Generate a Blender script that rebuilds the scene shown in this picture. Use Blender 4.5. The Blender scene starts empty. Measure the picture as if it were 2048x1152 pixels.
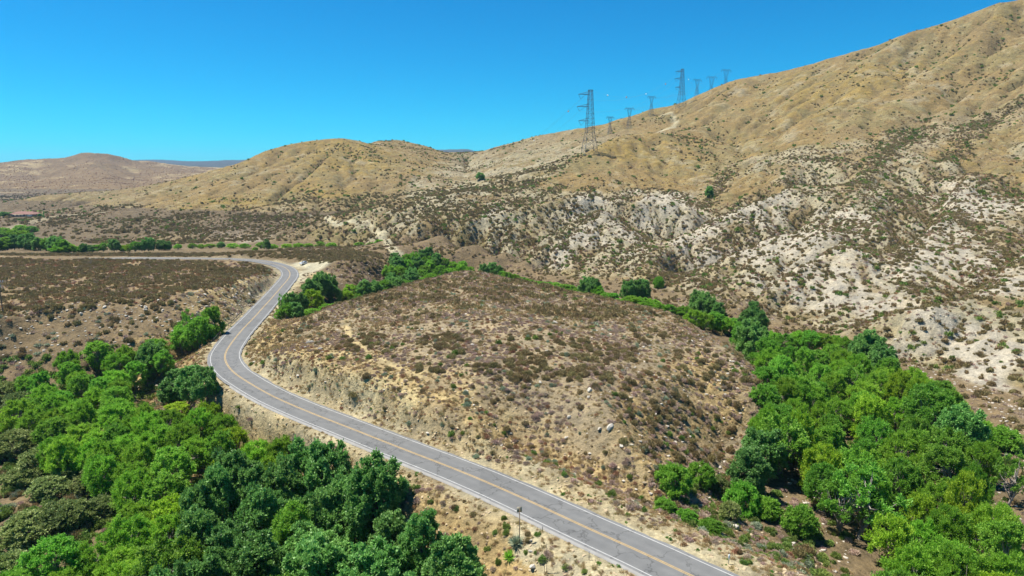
import bpy, math, random
import numpy as np
from mathutils import Vector, Matrix
R = math.radians
sc = bpy.context.scene
C = sc.collection
# ---------------------------------------------------------------- camera
PITCH, FPX, CAMH = 9.27, 1384.0, 46.0          # focal length in pixels of a 2048-wide picture
cam = bpy.data.cameras.new("camera"); camo = bpy.data.objects.new("camera", cam); C.objects.link(camo)
cam.sensor_width = 36; cam.lens = 36 * FPX / 2048
cam.clip_start = 0.5; cam.clip_end = 40000
camo.location = (0, 0, CAMH); camo.rotation_euler = (R(90 - PITCH), 0, 0)
sc.camera = camo
# ---------------------------------------------------------------- sky, sun, exposure
SUN_EL, SUN_AZ = 65.0, 285.0                    # azimuth clockwise from +Y: sun high on the left, a little ahead
world = bpy.data.worlds.new("World"); sc.world = world; world.use_nodes = True
nt = world.node_tree; nt.nodes.clear()
sky = nt.nodes.new("ShaderNodeTexSky"); sky.sky_type = 'NISHITA'; sky.sun_disc = False
sky.sun_elevation = R(SUN_EL); sky.sun_rotation = R(SUN_AZ)
sky.altitude = 1800; sky.air_density = 1.0; sky.dust_density = 0.0; sky.ozone_density = 3.0
tn = nt.nodes.new('ShaderNodeMix'); tn.data_type = 'RGBA'; tn.blend_type = 'MULTIPLY'; tn.inputs[0].default_value = 1.0; tn.inputs[7].default_value = (0.03, 0.61, 0.75, 1)
hs = nt.nodes.new("ShaderNodeHueSaturation"); hs.inputs["Saturation"].default_value = 1.3; hs.inputs["Hue"].default_value = 0.492
bg = nt.nodes.new("ShaderNodeBackground"); bg.inputs["Strength"].default_value = 0.088
wo = nt.nodes.new("ShaderNodeOutputWorld")
nt.links.new(sky.outputs[0], hs.inputs["Color"]); nt.links.new(hs.outputs[0], tn.inputs[6]); nt.links.new(tn.outputs[2], bg.inputs["Color"]); nt.links.new(bg.outputs[0], wo.inputs["Surface"])
sl = bpy.data.lights.new("sun", 'SUN'); sl.energy = 4.6; sl.angle = R(0.53); sl.color = (1.0, 0.94, 0.83)
so = bpy.data.objects.new("sun", sl); C.objects.link(so)
_d = Vector((math.sin(R(SUN_AZ)) * math.cos(R(SUN_EL)), math.cos(R(SUN_AZ)) * math.cos(R(SUN_EL)), math.sin(R(SUN_EL))))
so.rotation_euler = (-_d).to_track_quat('-Z', 'Y').to_euler(); so.location = (-80, 60, 220)
sc.view_settings.view_transform = 'Standard'; sc.view_settings.look = 'None'
sc.view_settings.exposure = 1.08; sc.view_settings.gamma = 1.0; sc.view_settings.use_curve_mapping = False
sc.render.engine = 'CYCLES'; sc.cycles.max_bounces = 5; sc.cycles.diffuse_bounces = 3; sc.cycles.glossy_bounces = 1
sc.cycles.transparent_max_bounces = 4; sc.cycles.transmission_bounces = 2; sc.cycles.use_denoising = True; sc.cycles.denoiser = 'OPENIMAGEDENOISE'; sc.cycles.denoising_input_passes = 'RGB_ALBEDO_NORMAL'; sc.cycles.denoising_prefilter = 'ACCURATE'
sc.cycles.sample_clamp_indirect = 6

# ---------------------------------------------------------------- measuring: a sight line of the survey picture to a point of the land
_p = R(PITCH); FWD = np.array([0, math.cos(_p), -math.sin(_p)]); UPV = np.array([0, math.sin(_p), math.cos(_p)])
def ray(u, v):
    a = (u - 1024) / FPX; b = -(v - 576) / FPX
    return np.array([a, 0, 0]) + b * UPV + FWD
def at_y(u, v, y):
    d = ray(u, v); return np.array([0, 0, CAMH]) + d * (y / d[1])
def at_z(u, v, z):
    d = ray(u, v); return np.array([0, 0, CAMH]) + d * ((z - CAMH) / d[2])
def project(P):
    Q = np.asarray(P, float) - np.array([0, 0, CAMH]); f = Q @ FWD
    return 1024 + FPX * Q[..., 0] / f, 576 - FPX * (Q @ UPV) / f, f

# ---------------------------------------------------------------- the road's centre line
RP = [(1620,1260),(1500,1205),(1381,1151),(1300,1112),(1175,1056),(1039,993),(925,944),(809,899),(700,856),(623,826),(551,795),(503,768.5),(467,744.5),
      (452,725),(450,709),(460,690),(482,662),(508,635),(526,615),(547,592),(566,570),(577.5,556),(580,547),(575.5,539),(563,532),(538,525.5),(510,521),(460,518),(370,516.6),(270,516.2),(170,517.5),(60,516.5),(-120,513)]
def catmull(P, step):
    P = np.array(P, float); out = []
    P = np.vstack([2 * P[0] - P[1], P, 2 * P[-1] - P[-2]])
    for i in range(1, len(P) - 2):
        a, b, c, d = P[i-1:i+3]; n = max(2, int(np.linalg.norm(c - b) / step))
        t = np.linspace(0, 1, n, endpoint=False)[:, None]
        out.append(0.5 * ((2*b) + (-a + c)*t + (2*a - 5*b + 4*c - d)*t*t + (-a + 3*b - 3*c + d)*t**3))
    out.append(P[-2][None]); return np.vstack(out)
def resample(P, step):
    s = np.r_[0, np.cumsum(np.linalg.norm(np.diff(P, axis=0), axis=1))]
    t = np.arange(0, s[-1], step)
    return np.stack([np.interp(t, s, P[:, k]) for k in range(P.shape[1])], 1)
road = resample(catmull([at_z(u, v, 0)[:2] for u, v in RP], 1.0), 1.0)
for _ in range(14):
    road[1:-1] = 0.25 * road[:-2] + 0.5 * road[1:-1] + 0.25 * road[2:]
rt = np.gradient(road, axis=0); rt /= np.linalg.norm(rt, axis=1)[:, None]
rn = np.stack([rt[:, 1], -rt[:, 0]], 1)          # to the right of travel (travel leads away from the camera): the knoll's side
ZR = 0.0

# ---------------------------------------------------------------- the land: ridges, gullies, edges as polylines, (u, v, forward distance) or (u, v, 'z', height)
L = []
def ln(*pts):
    out = []
    for p in pts:
        out.append(at_z(p[0], p[1], p[3]) if p[2] == 'z' else at_y(*p))
    L.append(np.array(out)); return out
def lw(pts): L.append(np.array(pts, float))
def lz(z, *uv): ln(*[(u, v, 'z', z) for u, v in uv])
# road bench
for off in (-5.5, -2, 2, 5.5):
    lw(np.c_[road + rn * off, np.full(len(road), ZR)][::2])
# embankment toe below the road on the left, first 170 m
def offs(i0, i1, o0, o1, z0, z1):
    k = np.arange(i0, i1); t = (k - i0) / max(1, i1 - i0 - 1)
    lw(np.c_[road[k] - rn[k] * (o0 + (o1 - o0) * t)[:, None], z0 + (z1 - z0) * t])
ry = road[:, 1]
def ri(y): return int(np.argmax(ry > y))
offs(0, ri(112), 23, 24, -12, -12)
offs(ri(112), ri(150), 24, 14, -12, -7.5)
offs(ri(62), ri(112), 8, 8, -0.8, -0.8)
offs(ri(150), ri(175), 17, 11, -7.5, -6.5)
offs(ri(150), ri(172), 9, 7, -0.3, -0.3)
# creek, left side of the road
lw([(-88,203,-5.5),(-97,193,-8),(-110,183,-9.5),(-124,165,-11),(-126,140,-12),(-96,112,-12.5),(-66,88,-13),(-50,55,-14),(-30,20,-14)])
lz(-12, (300,800),(400,880),(600,1000),(700,1100),(760,1250))
ln((-200,650,'z',3),(0,650,'z',3),(120,648,'z',3),(240,644,'z',3),(350,638,'z',3.5),(420,624,'z',3.5),(480,600,'z',3)); ln((-200,702,'z',-2),(0,702,'z',-2),(150,700,'z',-2),(260,694,'z',-2),(340,686,'z',-2),(390,672,'z',-1.5)); ln((-200,757,'z',-7),(0,757,'z',-7),(150,752,'z',-7),(260,738,'z',-6.5)); lz(-10,(0,850),(0,950)); lz(-10.5,(0,1050),(60,1000),(80,1100)); lz(-9.5,(-200,900),(-300,1100))
# creek, knoll side: culvert, round behind the knoll, down on the right
ln((560,665,'z',-6),(600,645,'z',-7),(660,615,'z',-8),(720,590,'z',-8.5),(790,563,'z',-9),(850,550,'z',-9),(940,545,'z',-9),(1010,547,'z',-9),(1080,560,'z',-9),(1190,575,'z',-9),(1300,592,'z',-9),(1400,625,'z',-9),(1500,690,'z',-9.5),(1600,780,'z',-10),(1700,880,'z',-10),(1780,980,'z',-10.5),(1850,1120,'z',-10.5),(1900,1400,'z',-11))
lw([(75,175,-9),(72,160,-9),(68,145,-9.5),(62,125,-9.5),(52,106,-9),(46,96,-8.5),(42,80,-7)]); lz(-8.5,(1650,720),(1780,790),(1900,860),(2000,950),(2100,1100),(2200,1400))
# mesa left
lz(8,(-250,640),(-100,632),(0,622),(120,606),(250,597),(360,592),(430,578)); ln((430,578,'z',8),(500,556,'z',6.5),(535,545,'z',5.5),(548,540,'z',4.5))
ln((150,522,'z',6.8),(320,523,'z',6.8),(470,527,'z',6.5)); lz(8,(-250,580),(0,570),(200,565),(400,555)); lz(5.5,(-300,513.5),(0,514),(120,514.5),(165,518),(220,520),(290,520),(330,516.5),(420,517.5),(480,521),(520,528)); 
lz(3,(-300,516.5),(0,516.5)); lz(1.2,(60,630+10),(200,638),(330,632),(420,622)) if False else None
# flats behind the far bend and their bank down to the creek
lz(3.2,(200,505),(400,504),(560,503),(680,505),(740,508)); ln((620,517,'z',3.5),(680,521,'z',4.0),(735,520,'z',3.5),(762,517,'z',2.5))
ln((640,553,'z',0.2),(690,560,'z',-2),(740,562,'z',-5),(770,548,'z',-6)); lz(0.05,(600,523),(628,529),(640,538),(618,560),(590,590),(568,622))
lz(-5,(-200,500),(0,500),(200,500),(400,497),(600,494),(750,497),(800,510)); 
# knoll: crest, top, cut edge, flank
KC = ln((650,620,'z',8.5),(760,588,'z',10.2),(850,559,'z',11.6),(930,542,'z',12.6),(1020,557,'z',11.8),(1100,576,'z',11),(1200,597,'z',9.8),(1340,628,'z',8)); lw([p + np.array([p[0] * 0.02, 5.0, -0.25]) for p in KC]); lw([p + np.array([p[0] * 0.05, 14.0, -3.5]) for p in KC])
ln((510,688,'z',3.0),(530,672,'z',4.5),(562,655,'z',5.5),(650,620,'z',8.5)); ln((1340,622,'z',8.3),(1400,662,'z',6.5),(1460,702,'z',5.5),(1505,752,'z',3.5),(1515,800,'z',1.0),(1500,850,'z',-3))
ln((500,700,'z',3.5),(540,702,'z',4.8),(600,716,'z',6.5),(700,745,'z',7),(800,775,'z',6.2),(870,810,'z',5.2),(960,852,'z',4.0),(1060,892,'z',2.8),(1130,930,'z',2),(1200,965,'z',1.2),(1260,1010,'z',0.2))
ln((930,620,'z',11),(1100,660,'z',10.4),(1180,770,'z',7.8),(1235,862,'z',4.5),(1290,940,'z',1.0),(1315,990,'z',-1)); lz(9.2,(800,660),(900,715),(1000,735))
ln((1400,790,'z',2.0),(1430,850,'z',-2),(1450,900,'z',-6),(1440,970,'z',-6.5),(1450,1020,'z',-5.5)); ln((1350,730,'z',6),(1300,800,'z',5))
k = np.arange(0, ri(104)); lw(np.c_[road[k] + rn[k] * 10, np.full(len(k), -0.4)]); lw(np.c_[road[k] + rn[k] * 16, np.linspace(-5, -0.9, len(k))])
# --- foothills across the creek
ln((2300,800,'z',-6),(2048,775,'z',-7),(1900,745,'z',-7),(1760,705,'z',-7),(1660,660,'z',-7),(1560,632,'z',-7),(1460,606,'z',-7),(1350,583,'z',-7),(1250,565,'z',-7),(1130,550,'z',-7),(1000,527,'z',-7),(900,513,'z',-6),(800,500,'z',-5))
E = ln
def ridge(*pts, dy=26, dz=12):
    Q = np.array(ln(*pts)); T = np.gradient(Q, axis=0); lat = np.abs(T[:, 0]) / np.hypot(T[:, 0], T[:, 1])
    k = sstep0(lat) ; B = Q + np.c_[np.zeros(len(Q)), np.full(len(Q), dy), -dz * k]; B[:, 0] *= B[:, 1] / Q[:, 1]
    m = k > 0.25
    for a in range(len(B) - 1):
        if m[a] and m[a + 1]: lw(B[a:a + 2])
def sstep0(x): return np.clip((x - 0.25) / 0.4, 0, 1)
ridge((1460,612,255),(1499,594,265),(1600,530,290),(1669,493,298),(1697,486,298),(1750,530,282),(1801,562,264),(1853,602,246), dy=22, dz=11)
ridge((1330,556,335),(1350,549,345),(1475,500,352),(1537,472,368),(1600,457,368),(1628,455,360),(1687,484,305), dy=24, dz=12)
E((1420,506,385),(1500,478,398),(1600,452,412))
ridge((1340,480,405),(1416,441,425),(1500,400,440),(1569,376,450),(1614,368,465),(1640,372,470), dy=30, dz=14)
E((1711,368,450),(1740,420,395),(1808,472,330),(1784,510,292),(1836,575,250),(1880,605,228),(1930,600,228),(1985,560,250),(2003,505,300),(2048,450,360))
ridge((1720,640,240),(1780,628,222),(1853,609,208),(1920,588,222),(1992,552,244),(2048,500,285),(2160,440,330), dy=20, dz=9)
ridge((1777,517,298),(1830,470,340),(1881,424,370),(1890,400,405),(1923,351,450),(1930,335,480), dy=26, dz=12)
E((1881,424,370),(1940,455,350),(2003,493,318)); E((1923,351,450),(2010,378,440),(2048,400,430),(2160,420,420))
ridge((1050,512,385),(1100,480,410),(1160,440,440),(1203,415,460),(1250,450,430),(1290,495,400), dy=26, dz=12)
E((1000,505,395),(1060,480,415),(1130,450,440),(1203,415,460)); E((1080,445,465),(980,475,430),(920,500,400))
ridge((800,492,400),(860,476,430),(936,430,452),(1047,420,480),(1134,384,505),(1176,378,505),(1225,405,480),(1270,440,455), dy=30, dz=13)
E((1240,445,470),(1290,470,430),(1335,500,390),(1330,545,345)); ridge((1205,392,500),(1235,392,480),(1304,382,492),(1342,392,482),(1372,412,465),(1400,440,440), dy=30, dz=14)
E((780,470,440),(850,440,490),(960,420,520),(1080,395,560),(1200,362,590),(1300,355,610))
# gully J, valley, spur and ridge lines of the mountain
E((1400,235,930),(1437,267,820),(1489,305,700),(1450,360,600),(1416,403,520),(1420,432,470),(1370,455,440),(1320,500,380),(1290,550,340))
E((1290,262,780),(1340,264,760),(1400,320,680),(1440,352,620)); E((1640,113,980),(1600,200,800),(1590,280,650),(1575,340,530),(1569,376,450))
E((1853,253,640),(1801,285,570),(1749,337,500),(1711,368,450)); E((1900,190,720),(1853,253,640)); E((1850,53,930),(1870,150,780),(1895,240,640),(1925,320,510),(1923,351,450))
E((2200,60,760),(2120,220,580),(2060,330,480)); E((1960,140,760),(2000,230,630),(2048,330,500)); E((1740,120,860),(1720,200,740),(1700,290,590))
E((1350,245,1000),(1300,262,900),(1240,282,820))
E((1290,262,780),(1235,270,760),(1180,303,720),(1100,345,660),(1000,380,600),(900,384,580),(800,400,570),(720,425,540),(640,432,560),(560,450,560))
E((1290,262,780),(1300,300,720),(1320,350,640))
E((1180,290,900),(1100,320,850),(1000,345,820),(930,365,800),(870,378,760),(800,390,740),(700,420,660),(620,440,610),(540,465,560),(480,488,500))
E((930,322,1100),(935,345,960),(930,365,800)); E((1080,290,1080),(1000,330,920),(970,340,880))
SKY = [(980,295,1250),(1060,280,1230),(1120,262,1150),(1180,250,1120),(1250,233,1100),(1300,218,1090),(1350,205,1080),(1400,180,1060),(1460,158,1040),(1540,138,1010),(1640,113,980),(1700,93,960),(1760,72,950),(1850,53,930),(1950,25,920),(2020,3,910),(2100,-20,900),(2300,-60,880)]
E((930,318,1220),*SKY)
E((60,468,610),(130,450,640),(200,433,680),(300,407,760),(400,362,860),(480,323,930),(550,294,990),(620,280,1030),(685,273,1050),(715,280,1080),(735,289,1120),(760,281,1190),(790,276,1250),(850,290,1250),(900,311,1230),(930,318,1220))
E((685,274,1050),(740,310,950),(800,350,850),(850,375,780)); E((60,478,'z',-6),(200,488,'z',-6),(400,490,'z',-5)); E((60,468,610),(100,475,520),(130,482,480))
E((400,450,600),(480,435,620),(560,410,680),(620,390,720)); E((350,470,540),(450,455,560)); E((500,420,690),(600,350,830),(685,274,1050))
# behind the skyline the land falls away again
lw([(p[0] * 1.35, p[1] * 1.3, p[2] * 0.55) for p in [at_y(*q) for q in SKY]]); lw([(p[0]*1.5 - 40, p[1]*1.4, 20) for p in [at_y(*q) for q in [(200,433,680),(400,362,860),(685,274,1050),(790,277,1250)]]])
# valley floor, purple hills, far ranges
lz(-6,(-300,470),(0,470),(30,466)); lz(-7,(-300,440),(0,440),(120,436)); E((-300,404,1350),(0,404,1380),(150,405,1450),(300,406,1400)); 
E((-300,330,2700),(-100,325,2800),(0,336,2850),(30,325,2900),(48,324,2900),(72,328,2900),(100,315,2950),(130,306,3000),(180,296,3000),(215,304,2970),(240,316,2950),(265,326,2900),(295,331,2850),(350,341,2800),(440,352,2800))
E((100,345,2500),(60,368,2000),(30,388,1600)); E((180,296,3000),(200,338,2300),(240,380,1700)); E((130,306,3000),(150,345,2300),(170,385,1650)); E((265,328,2900),(300,368,2000),(330,392,1600)); E((130,330,2500),(110,365,1950)); E((290,335,2600),(330,365,2000),(350,385,1600))
E((-400,330,9000),(0,327,9000),(150,326,9000),(265,320,9000),(300,318,9000),(380,323,9000),(440,322,9000),(480,318,9000),(600,324,8500),(880,297,8000),(920,297,8000),(960,301,8000),(1100,310,8000))
lz(10,(265,336),(500,336)); lw([(-9000,5200,30),(-2500,5200,20),(2000,6000,60),(6000,6000,100)]); lw([(-9000,13000,0),(9000,13000,0)])
lw([(300,-60,-11),(200,0,-11),(120,60,-11)]); lw([(-300,-60,-10),(-150,20,-10),(-100,60,-12)])
lw([(at_y(2300,-60,880)[0]*1.3, 300, 140), (700, 100, 60), (420, 0, 0)])

# ---------------------------------------------------------------- membrane through those lines on a log-polar grid (conformal, finer near the road)
OX, OY, R0, R1, TH = 0.0, -30.0, 14.0, 14000.0, R(58)
DT = 0.0034
NT = int(2 * TH / DT) // 8 * 8 + 1; NR = int(math.log(R1 / R0) / DT) // 8 * 8 + 1
def cell(x, y, nr, ntt):
    r = np.hypot(x - OX, y - OY); th = np.arctan2(x - OX, y - OY)
    return np.log(np.maximum(r, 1e-3) / R0) / math.log(R1 / R0) * (nr - 1), (th + TH) / (2 * TH) * (ntt - 1)
def solve(nr, ntt, init, iters):
    S = np.zeros((nr, ntt)); W = np.zeros((nr, ntt))
    for P in L:
        for a, b in zip(P[:-1], P[1:]):
            i, j = cell(np.array([a[0], b[0]]), np.array([a[1], b[1]]), nr, ntt)
            n = int(max(abs(i[1] - i[0]), abs(j[1] - j[0])) * 2) + 2
            t = np.linspace(0, 1, n)
            q = a[None] + (b - a)[None] * t[:, None]
            i, j = cell(q[:, 0], q[:, 1], nr, ntt); i = np.rint(i).astype(int); j = np.rint(j).astype(int)
            m = (i >= 0) & (i < nr) & (j >= 0) & (j < ntt)
            np.add.at(S, (i[m], j[m]), q[m, 2]); np.add.at(W, (i[m], j[m]), 1)
    K = W > 0; T = np.where(K, S / np.maximum(W, 1), 0)
    Z = init if init is not None else np.full((nr, ntt), T[K].mean() * 0.2); Z = np.where(K, T, Z)
    for _ in range(iters):
        P = np.pad(Z, 1, mode='edge')
        Z = np.where(K, T, Z + 0.98 * (0.25 * (P[:-2, 1:-1] + P[2:, 1:-1] + P[1:-1, :-2] + P[1:-1, 2:]) - Z))
    return Z, K
def up(Z, nr, ntt):
    a = np.linspace(0, Z.shape[0] - 1, nr); b = np.linspace(0, Z.shape[1] - 1, ntt)
    i = np.minimum(a.astype(int), Z.shape[0] - 2); j = np.minimum(b.astype(int), Z.shape[1] - 2)
    fa = (a - i)[:, None]; fb = (b - j)[None]
    return (Z[np.ix_(i, j)] * (1 - fa) * (1 - fb) + Z[np.ix_(i + 1, j)] * fa * (1 - fb) + Z[np.ix_(i, j + 1)] * (1 - fa) * fb + Z[np.ix_(i + 1, j + 1)] * fa * fb)
Z = None
for s, it in ((32, 1500), (16, 500), (8, 300), (4, 160), (2, 70)):
    nr, ntt = (NR - 1) // s + 1, (NT - 1) // s + 1
    Z, K = solve(nr, ntt, None if Z is None else up(Z, nr, ntt), it)
def blur(Z, n):
    for _ in range(n):
        P = np.pad(Z, 1, mode='edge'); Z = (P[:-2, 1:-1] + P[2:, 1:-1] + P[1:-1, :-2] + P[1:-1, 2:] + 4 * Z) / 8
    return Z
Z = blur(Z, 3)
Z = blur(up(Z, NR, NT), 2)
rr = R0 * np.exp(np.linspace(0, 1, NR) * math.log(R1 / R0)); tt = np.linspace(-TH, TH, NT)
GX = OX + rr[:, None] * np.sin(tt)[None]; GY = OY + rr[:, None] * np.cos(tt)[None]

# ---------------------------------------------------------------- noise
def _h(ix, iy, seed):
    n = (ix * 374761393 + iy * 668265263 + seed * 1442695041) & 0xffffffff
    n = ((n ^ (n >> 13)) * 1274126177) & 0xffffffff
    return ((n ^ (n >> 16)) & 0xffff) / 65535.0
def vnoise(x, y, seed=0):
    ix = np.floor(x).astype(np.int64); iy = np.floor(y).astype(np.int64)
    fx = x - ix; fy = y - iy; sx = fx * fx * fx * (fx * (fx * 6 - 15) + 10); sy = fy * fy * fy * (fy * (fy * 6 - 15) + 10)
    a = _h(ix, iy, seed); b = _h(ix + 1, iy, seed); c = _h(ix, iy + 1, seed); d = _h(ix + 1, iy + 1, seed)
    return (a + (b - a) * sx) * (1 - sy) + (c + (d - c) * sx) * sy - 0.5
def fbm(x, y, s, octs=4, seed=0, g=0.5):
    o = 0; a = 1; x = x / s; y = y / s
    for k in range(octs):
        o = o + a * vnoise(x * 0.8 + y * 0.6 + 7.3 * k, -x * 0.6 + y * 0.8 + 3.1 * k, seed + k); x = x * 2.03; y = y * 2.03; a *= g
    return o
def ridged(x, y, s, octs=3, seed=0):
    o = 0; a = 1; x = x / s; y = y / s
    for k in range(octs):
        o = o + a * (1 - 2.6 * np.abs(vnoise(x * 0.8 + y * 0.6, -x * 0.6 + y * 0.8, seed + k))); x = x * 2.1; y = y * 2.1; a *= 0.5
    return o - 1.0
def sstep(a, b, x):
    t = np.clip((x - a) / (b - a), 0, 1); return t * t * (3 - 2 * t)
# distance to the road
RD = np.full(GX.shape, 999.0)
near = (GY < 460) & (GY > 20) & (GX < 110) & (GX > -520)
px, py = GX[near], GY[near]; dmin = np.full(px.shape, 1e9)
for a in range(0, len(px), 20000):
    dx = px[a:a+20000, None] - road[None, ::2, 0]; dy = py[a:a+20000, None] - road[None, ::2, 1]
    dmin[a:a+20000] = np.sqrt((dx * dx + dy * dy).min(1))
RD[near] = dmin
dist = np.hypot(GX, GY)
gz_r = np.gradient(Z, axis=0) / np.gradient(rr)[:, None]; gz_t = np.gradient(Z, axis=1) / (rr[:, None] * (tt[1] - tt[0]))
slope = np.clip(np.hypot(gz_r, gz_t), 0, 1.2)
wx = GX + 8 * fbm(GX, GY, 40, 2, 50); wy = GY + 8 * fbm(GX, GY, 40, 2, 60)
FB = [at_z(*q, z) for q, z in (((2300,800),-6),((2048,775),-7),((1900,745),-7),((1760,705),-7),((1660,660),-7),((1560,632),-7),((1460,606),-7),((1350,583),-7),((1250,565),-7),((1130,550),-7),((1000,527),-7),((900,513),-6),((800,500),-5),((600,490),-5),((400,488),-5),((200,485),-5),((60,470),-4),((-50,462),-4))]
FB = np.array([p[:2] for p in FB] + [(-900, 620), (-2500, 1400), (-16000, 1500), (-16000, 15000), (16000, 15000), (16000, 60)])
def inside(P, x, y):
    r = np.zeros(x.shape, bool); n = len(P)
    b = (x > P[:, 0].min()) & (x < P[:, 0].max()) & (y > P[:, 1].min()) & (y < P[:, 1].max())
    xx, yy = x[b], y[b]; rr_ = np.zeros(xx.shape, bool)
    for i in range(n):
        x1, y1 = P[i]; x2, y2 = P[(i + 1) % n]
        if y1 == y2: continue
        c = ((y1 > yy) != (y2 > yy)) & (xx < (x2 - x1) * (yy - y1) / (y2 - y1) + x1); rr_ ^= c
    r[b] = rr_; return r
bad = blur(inside(FB, GX, GY).astype(float), 12); valf = sstep(-4, 6, Z) * bad
hillw = np.where((GY > 560) & (GX < -150), valf, bad)
ac = 0.43 * wx - 0.90 * wy; al = (0.90 * wx + 0.43 * wy) / 2.1           # across and down the spurs
big = sstep(45, 130, Z) * sstep(450, 700, dist); lefth = sstep(-40, -140, GX)
sm = np.clip(slope, 0, 0.6)
Z = Z + bad * sm * (1 - 0.75 * big) * (1 - 0.6 * lefth) * ((12.0 - 7 * sstep(-20, 40, GX)) * ridged(ac, al, 40, 3, 5) + 2.6 * ridged(wx, wy, 12, 3, 15) + 3.0 * ridged(wx, wy / 2.4, 8.0, 2, 45))
Z = Z + hillw * big * sm * (1 - 0.55 * lefth) * (26 * ridged(ac + 14 * fbm(GX, GY, 120, 2, 4), al, 150, 3, 9) + 4 * ridged(ac + 5 * fbm(GX, GY, 40, 2, 4), al / 1.4, 46, 3, 19))
Z = Z + hillw * lefth * sm * 5 * ridged(wx, wy / 1.8, 60, 3, 19) * sstep(2000, 1400, dist)
Z = Z + hillw * sstep(1500, 2500, dist) * blur(sm, 60) * 130 * (ridged(wx + 60 * fbm(GX, GY, 400, 2, 4), wy, 380, 5, 25) - 0.15)
# ---------------------------------------------------------------- running water: gullies cut into the hills (stream-power incision on a raster)
def erode(x0, x1, y0, y1, dx, iters, kf, a0, cap):
    nx, ny = int((x1 - x0) / dx), int((y1 - y0) / dx); xs = x0 + dx * np.arange(nx); ys = y0 + dx * np.arange(ny); X, Y = np.meshgrid(xs, ys)
    i, j = cell(X, Y, NR, NT); i = np.clip(i, 0, NR - 1.001); j = np.clip(j, 0, NT - 1.001); a = i.astype(int); b = j.astype(int); fa = i - a; fb = j - b
    bil = lambda A: A[a, b] * (1 - fa) * (1 - fb) + A[a + 1, b] * fa * (1 - fb) + A[a, b + 1] * (1 - fa) * fb + A[a + 1, b + 1] * fa * fb
    z = bil(Z0); m = bil(HM) > 0.3; m[0] = m[-1] = False; m[:, 0] = m[:, -1] = False
    z = z + m * (0.9 * fbm(X, Y, 16, 3, 301) + 0.25 * (np.random.default_rng(3).random(z.shape) - .5)); zi = z.copy(); n = nx * ny
    offs_ = [(-1, -1), (-1, 0), (-1, 1), (0, -1), (0, 1), (1, -1), (1, 0), (1, 1)]
    mf = m.ravel().tolist()
    for it in range(iters):
        best = np.zeros(z.shape); rec = np.arange(n).reshape(ny, nx); P = np.pad(z, 1, mode='edge')
        for dj, di in offs_:
            q = P[1 + dj:1 + dj + ny, 1 + di:1 + di + nx]; sl_ = (z - q) / math.hypot(dj, di); t = sl_ > best; best[t] = sl_[t]; rec[t] = (np.arange(n).reshape(ny, nx) + dj * nx + di)[t]
        order = np.argsort(z.ravel(), kind='stable'); A = [1.0] * n; r = rec.ravel().tolist()
        for c in order[::-1].tolist():
            k = r[c]
            if k != c: A[k] += A[c]
        F = kf * np.sqrt(np.maximum(np.array(A) - a0, 0.0)); F = F.tolist(); zz = z.ravel().tolist()
        for c in order.tolist():
            if mf[c]:
                k = r[c]
                if k != c:
                    f = F[c]; w = (zz[c] + f * zz[k]) / (1 + f)
                    if w < zz[c]: zz[c] = w
        z = np.array(zz).reshape(ny, nx); z = np.maximum(z, zi - cap)
        Pm = np.pad(z, 1, mode='edge'); lo = np.minimum(np.minimum(Pm[:-2, 1:-1], Pm[2:, 1:-1]), np.minimum(Pm[1:-1, :-2], Pm[1:-1, 2:])); z = np.where(m, np.maximum(z, lo + 0.02), z)
        lap = (Pm[:-2, 1:-1] + Pm[2:, 1:-1] + Pm[1:-1, :-2] + Pm[1:-1, 2:]) / 4 - z; z = np.where(m, z + 0.10 * lap, z)
    D = (z - bil(Z0)) * m
    gi = (GX - x0) / dx; gj = (GY - y0) / dx; ok = (gi > 0) & (gi < nx - 1.01) & (gj > 0) & (gj < ny - 1.01); gi = gi[ok]; gj = gj[ok]; a_ = gi.astype(int); b_ = gj.astype(int); f = gi - a_; g = gj - b_
    out = np.zeros(GX.shape); out[ok] = D[b_, a_] * (1 - f) * (1 - g) + D[b_, a_ + 1] * f * (1 - g) + D[b_ + 1, a_] * (1 - f) * g + D[b_ + 1, a_ + 1] * f * g
    return out
Z0 = Z; HM = hillw
E1 = erode(-520, 560, 170, 720, 2.2, 11, 0.065, 5, 17)
E2 = erode(-900, 1300, 420, 1500, 5.5, 10, 0.06, 4, 42)
wn = sstep(640, 560, GY) * sstep(-480, -400, GX) * sstep(530, 460, GX)
ERO = E1 * wn + E2 * (1 - wn); Z = Z + ERO * sstep(2.0, 12.0, np.abs(ERO) + 12)
Z = Z + 0.55 * fbm(GX, GY, 9, 4, 3) * sstep(5, 14, RD) + 0.35 * slope * ridged(GX, GY, 3.2, 3, 33) * sstep(4.5, 9, RD) * (dist < 420)
Z = Z + 2.0 * fbm(GX, GY, 60, 3, 80) * sstep(20, 60, RD) * sstep(150, 400, dist)
w = sstep(4.3, 7.5, RD); Z = Z * w + (ZR - 0.12) * (1 - w)
Z = np.where(RD < 4.25, ZR - 0.30, Z)
def height(x, y):
    i, j = cell(np.asarray(x, float), np.asarray(y, float), NR, NT)
    i = np.clip(i, 0, NR - 1.001); j = np.clip(j, 0, NT - 1.001); a = i.astype(int); b = j.astype(int); fa = i - a; fb = j - b
    return Z[a, b] * (1 - fa) * (1 - fb) + Z[a + 1, b] * fa * (1 - fb) + Z[a, b + 1] * (1 - fa) * fb + Z[a + 1, b + 1] * fa * fb
def sample(A, x, y):
    i, j = cell(np.asarray(x, float), np.asarray(y, float), NR, NT)
    return A[np.clip(np.rint(i).astype(int), 0, NR - 1), np.clip(np.rint(j).astype(int), 0, NT - 1)]
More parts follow.
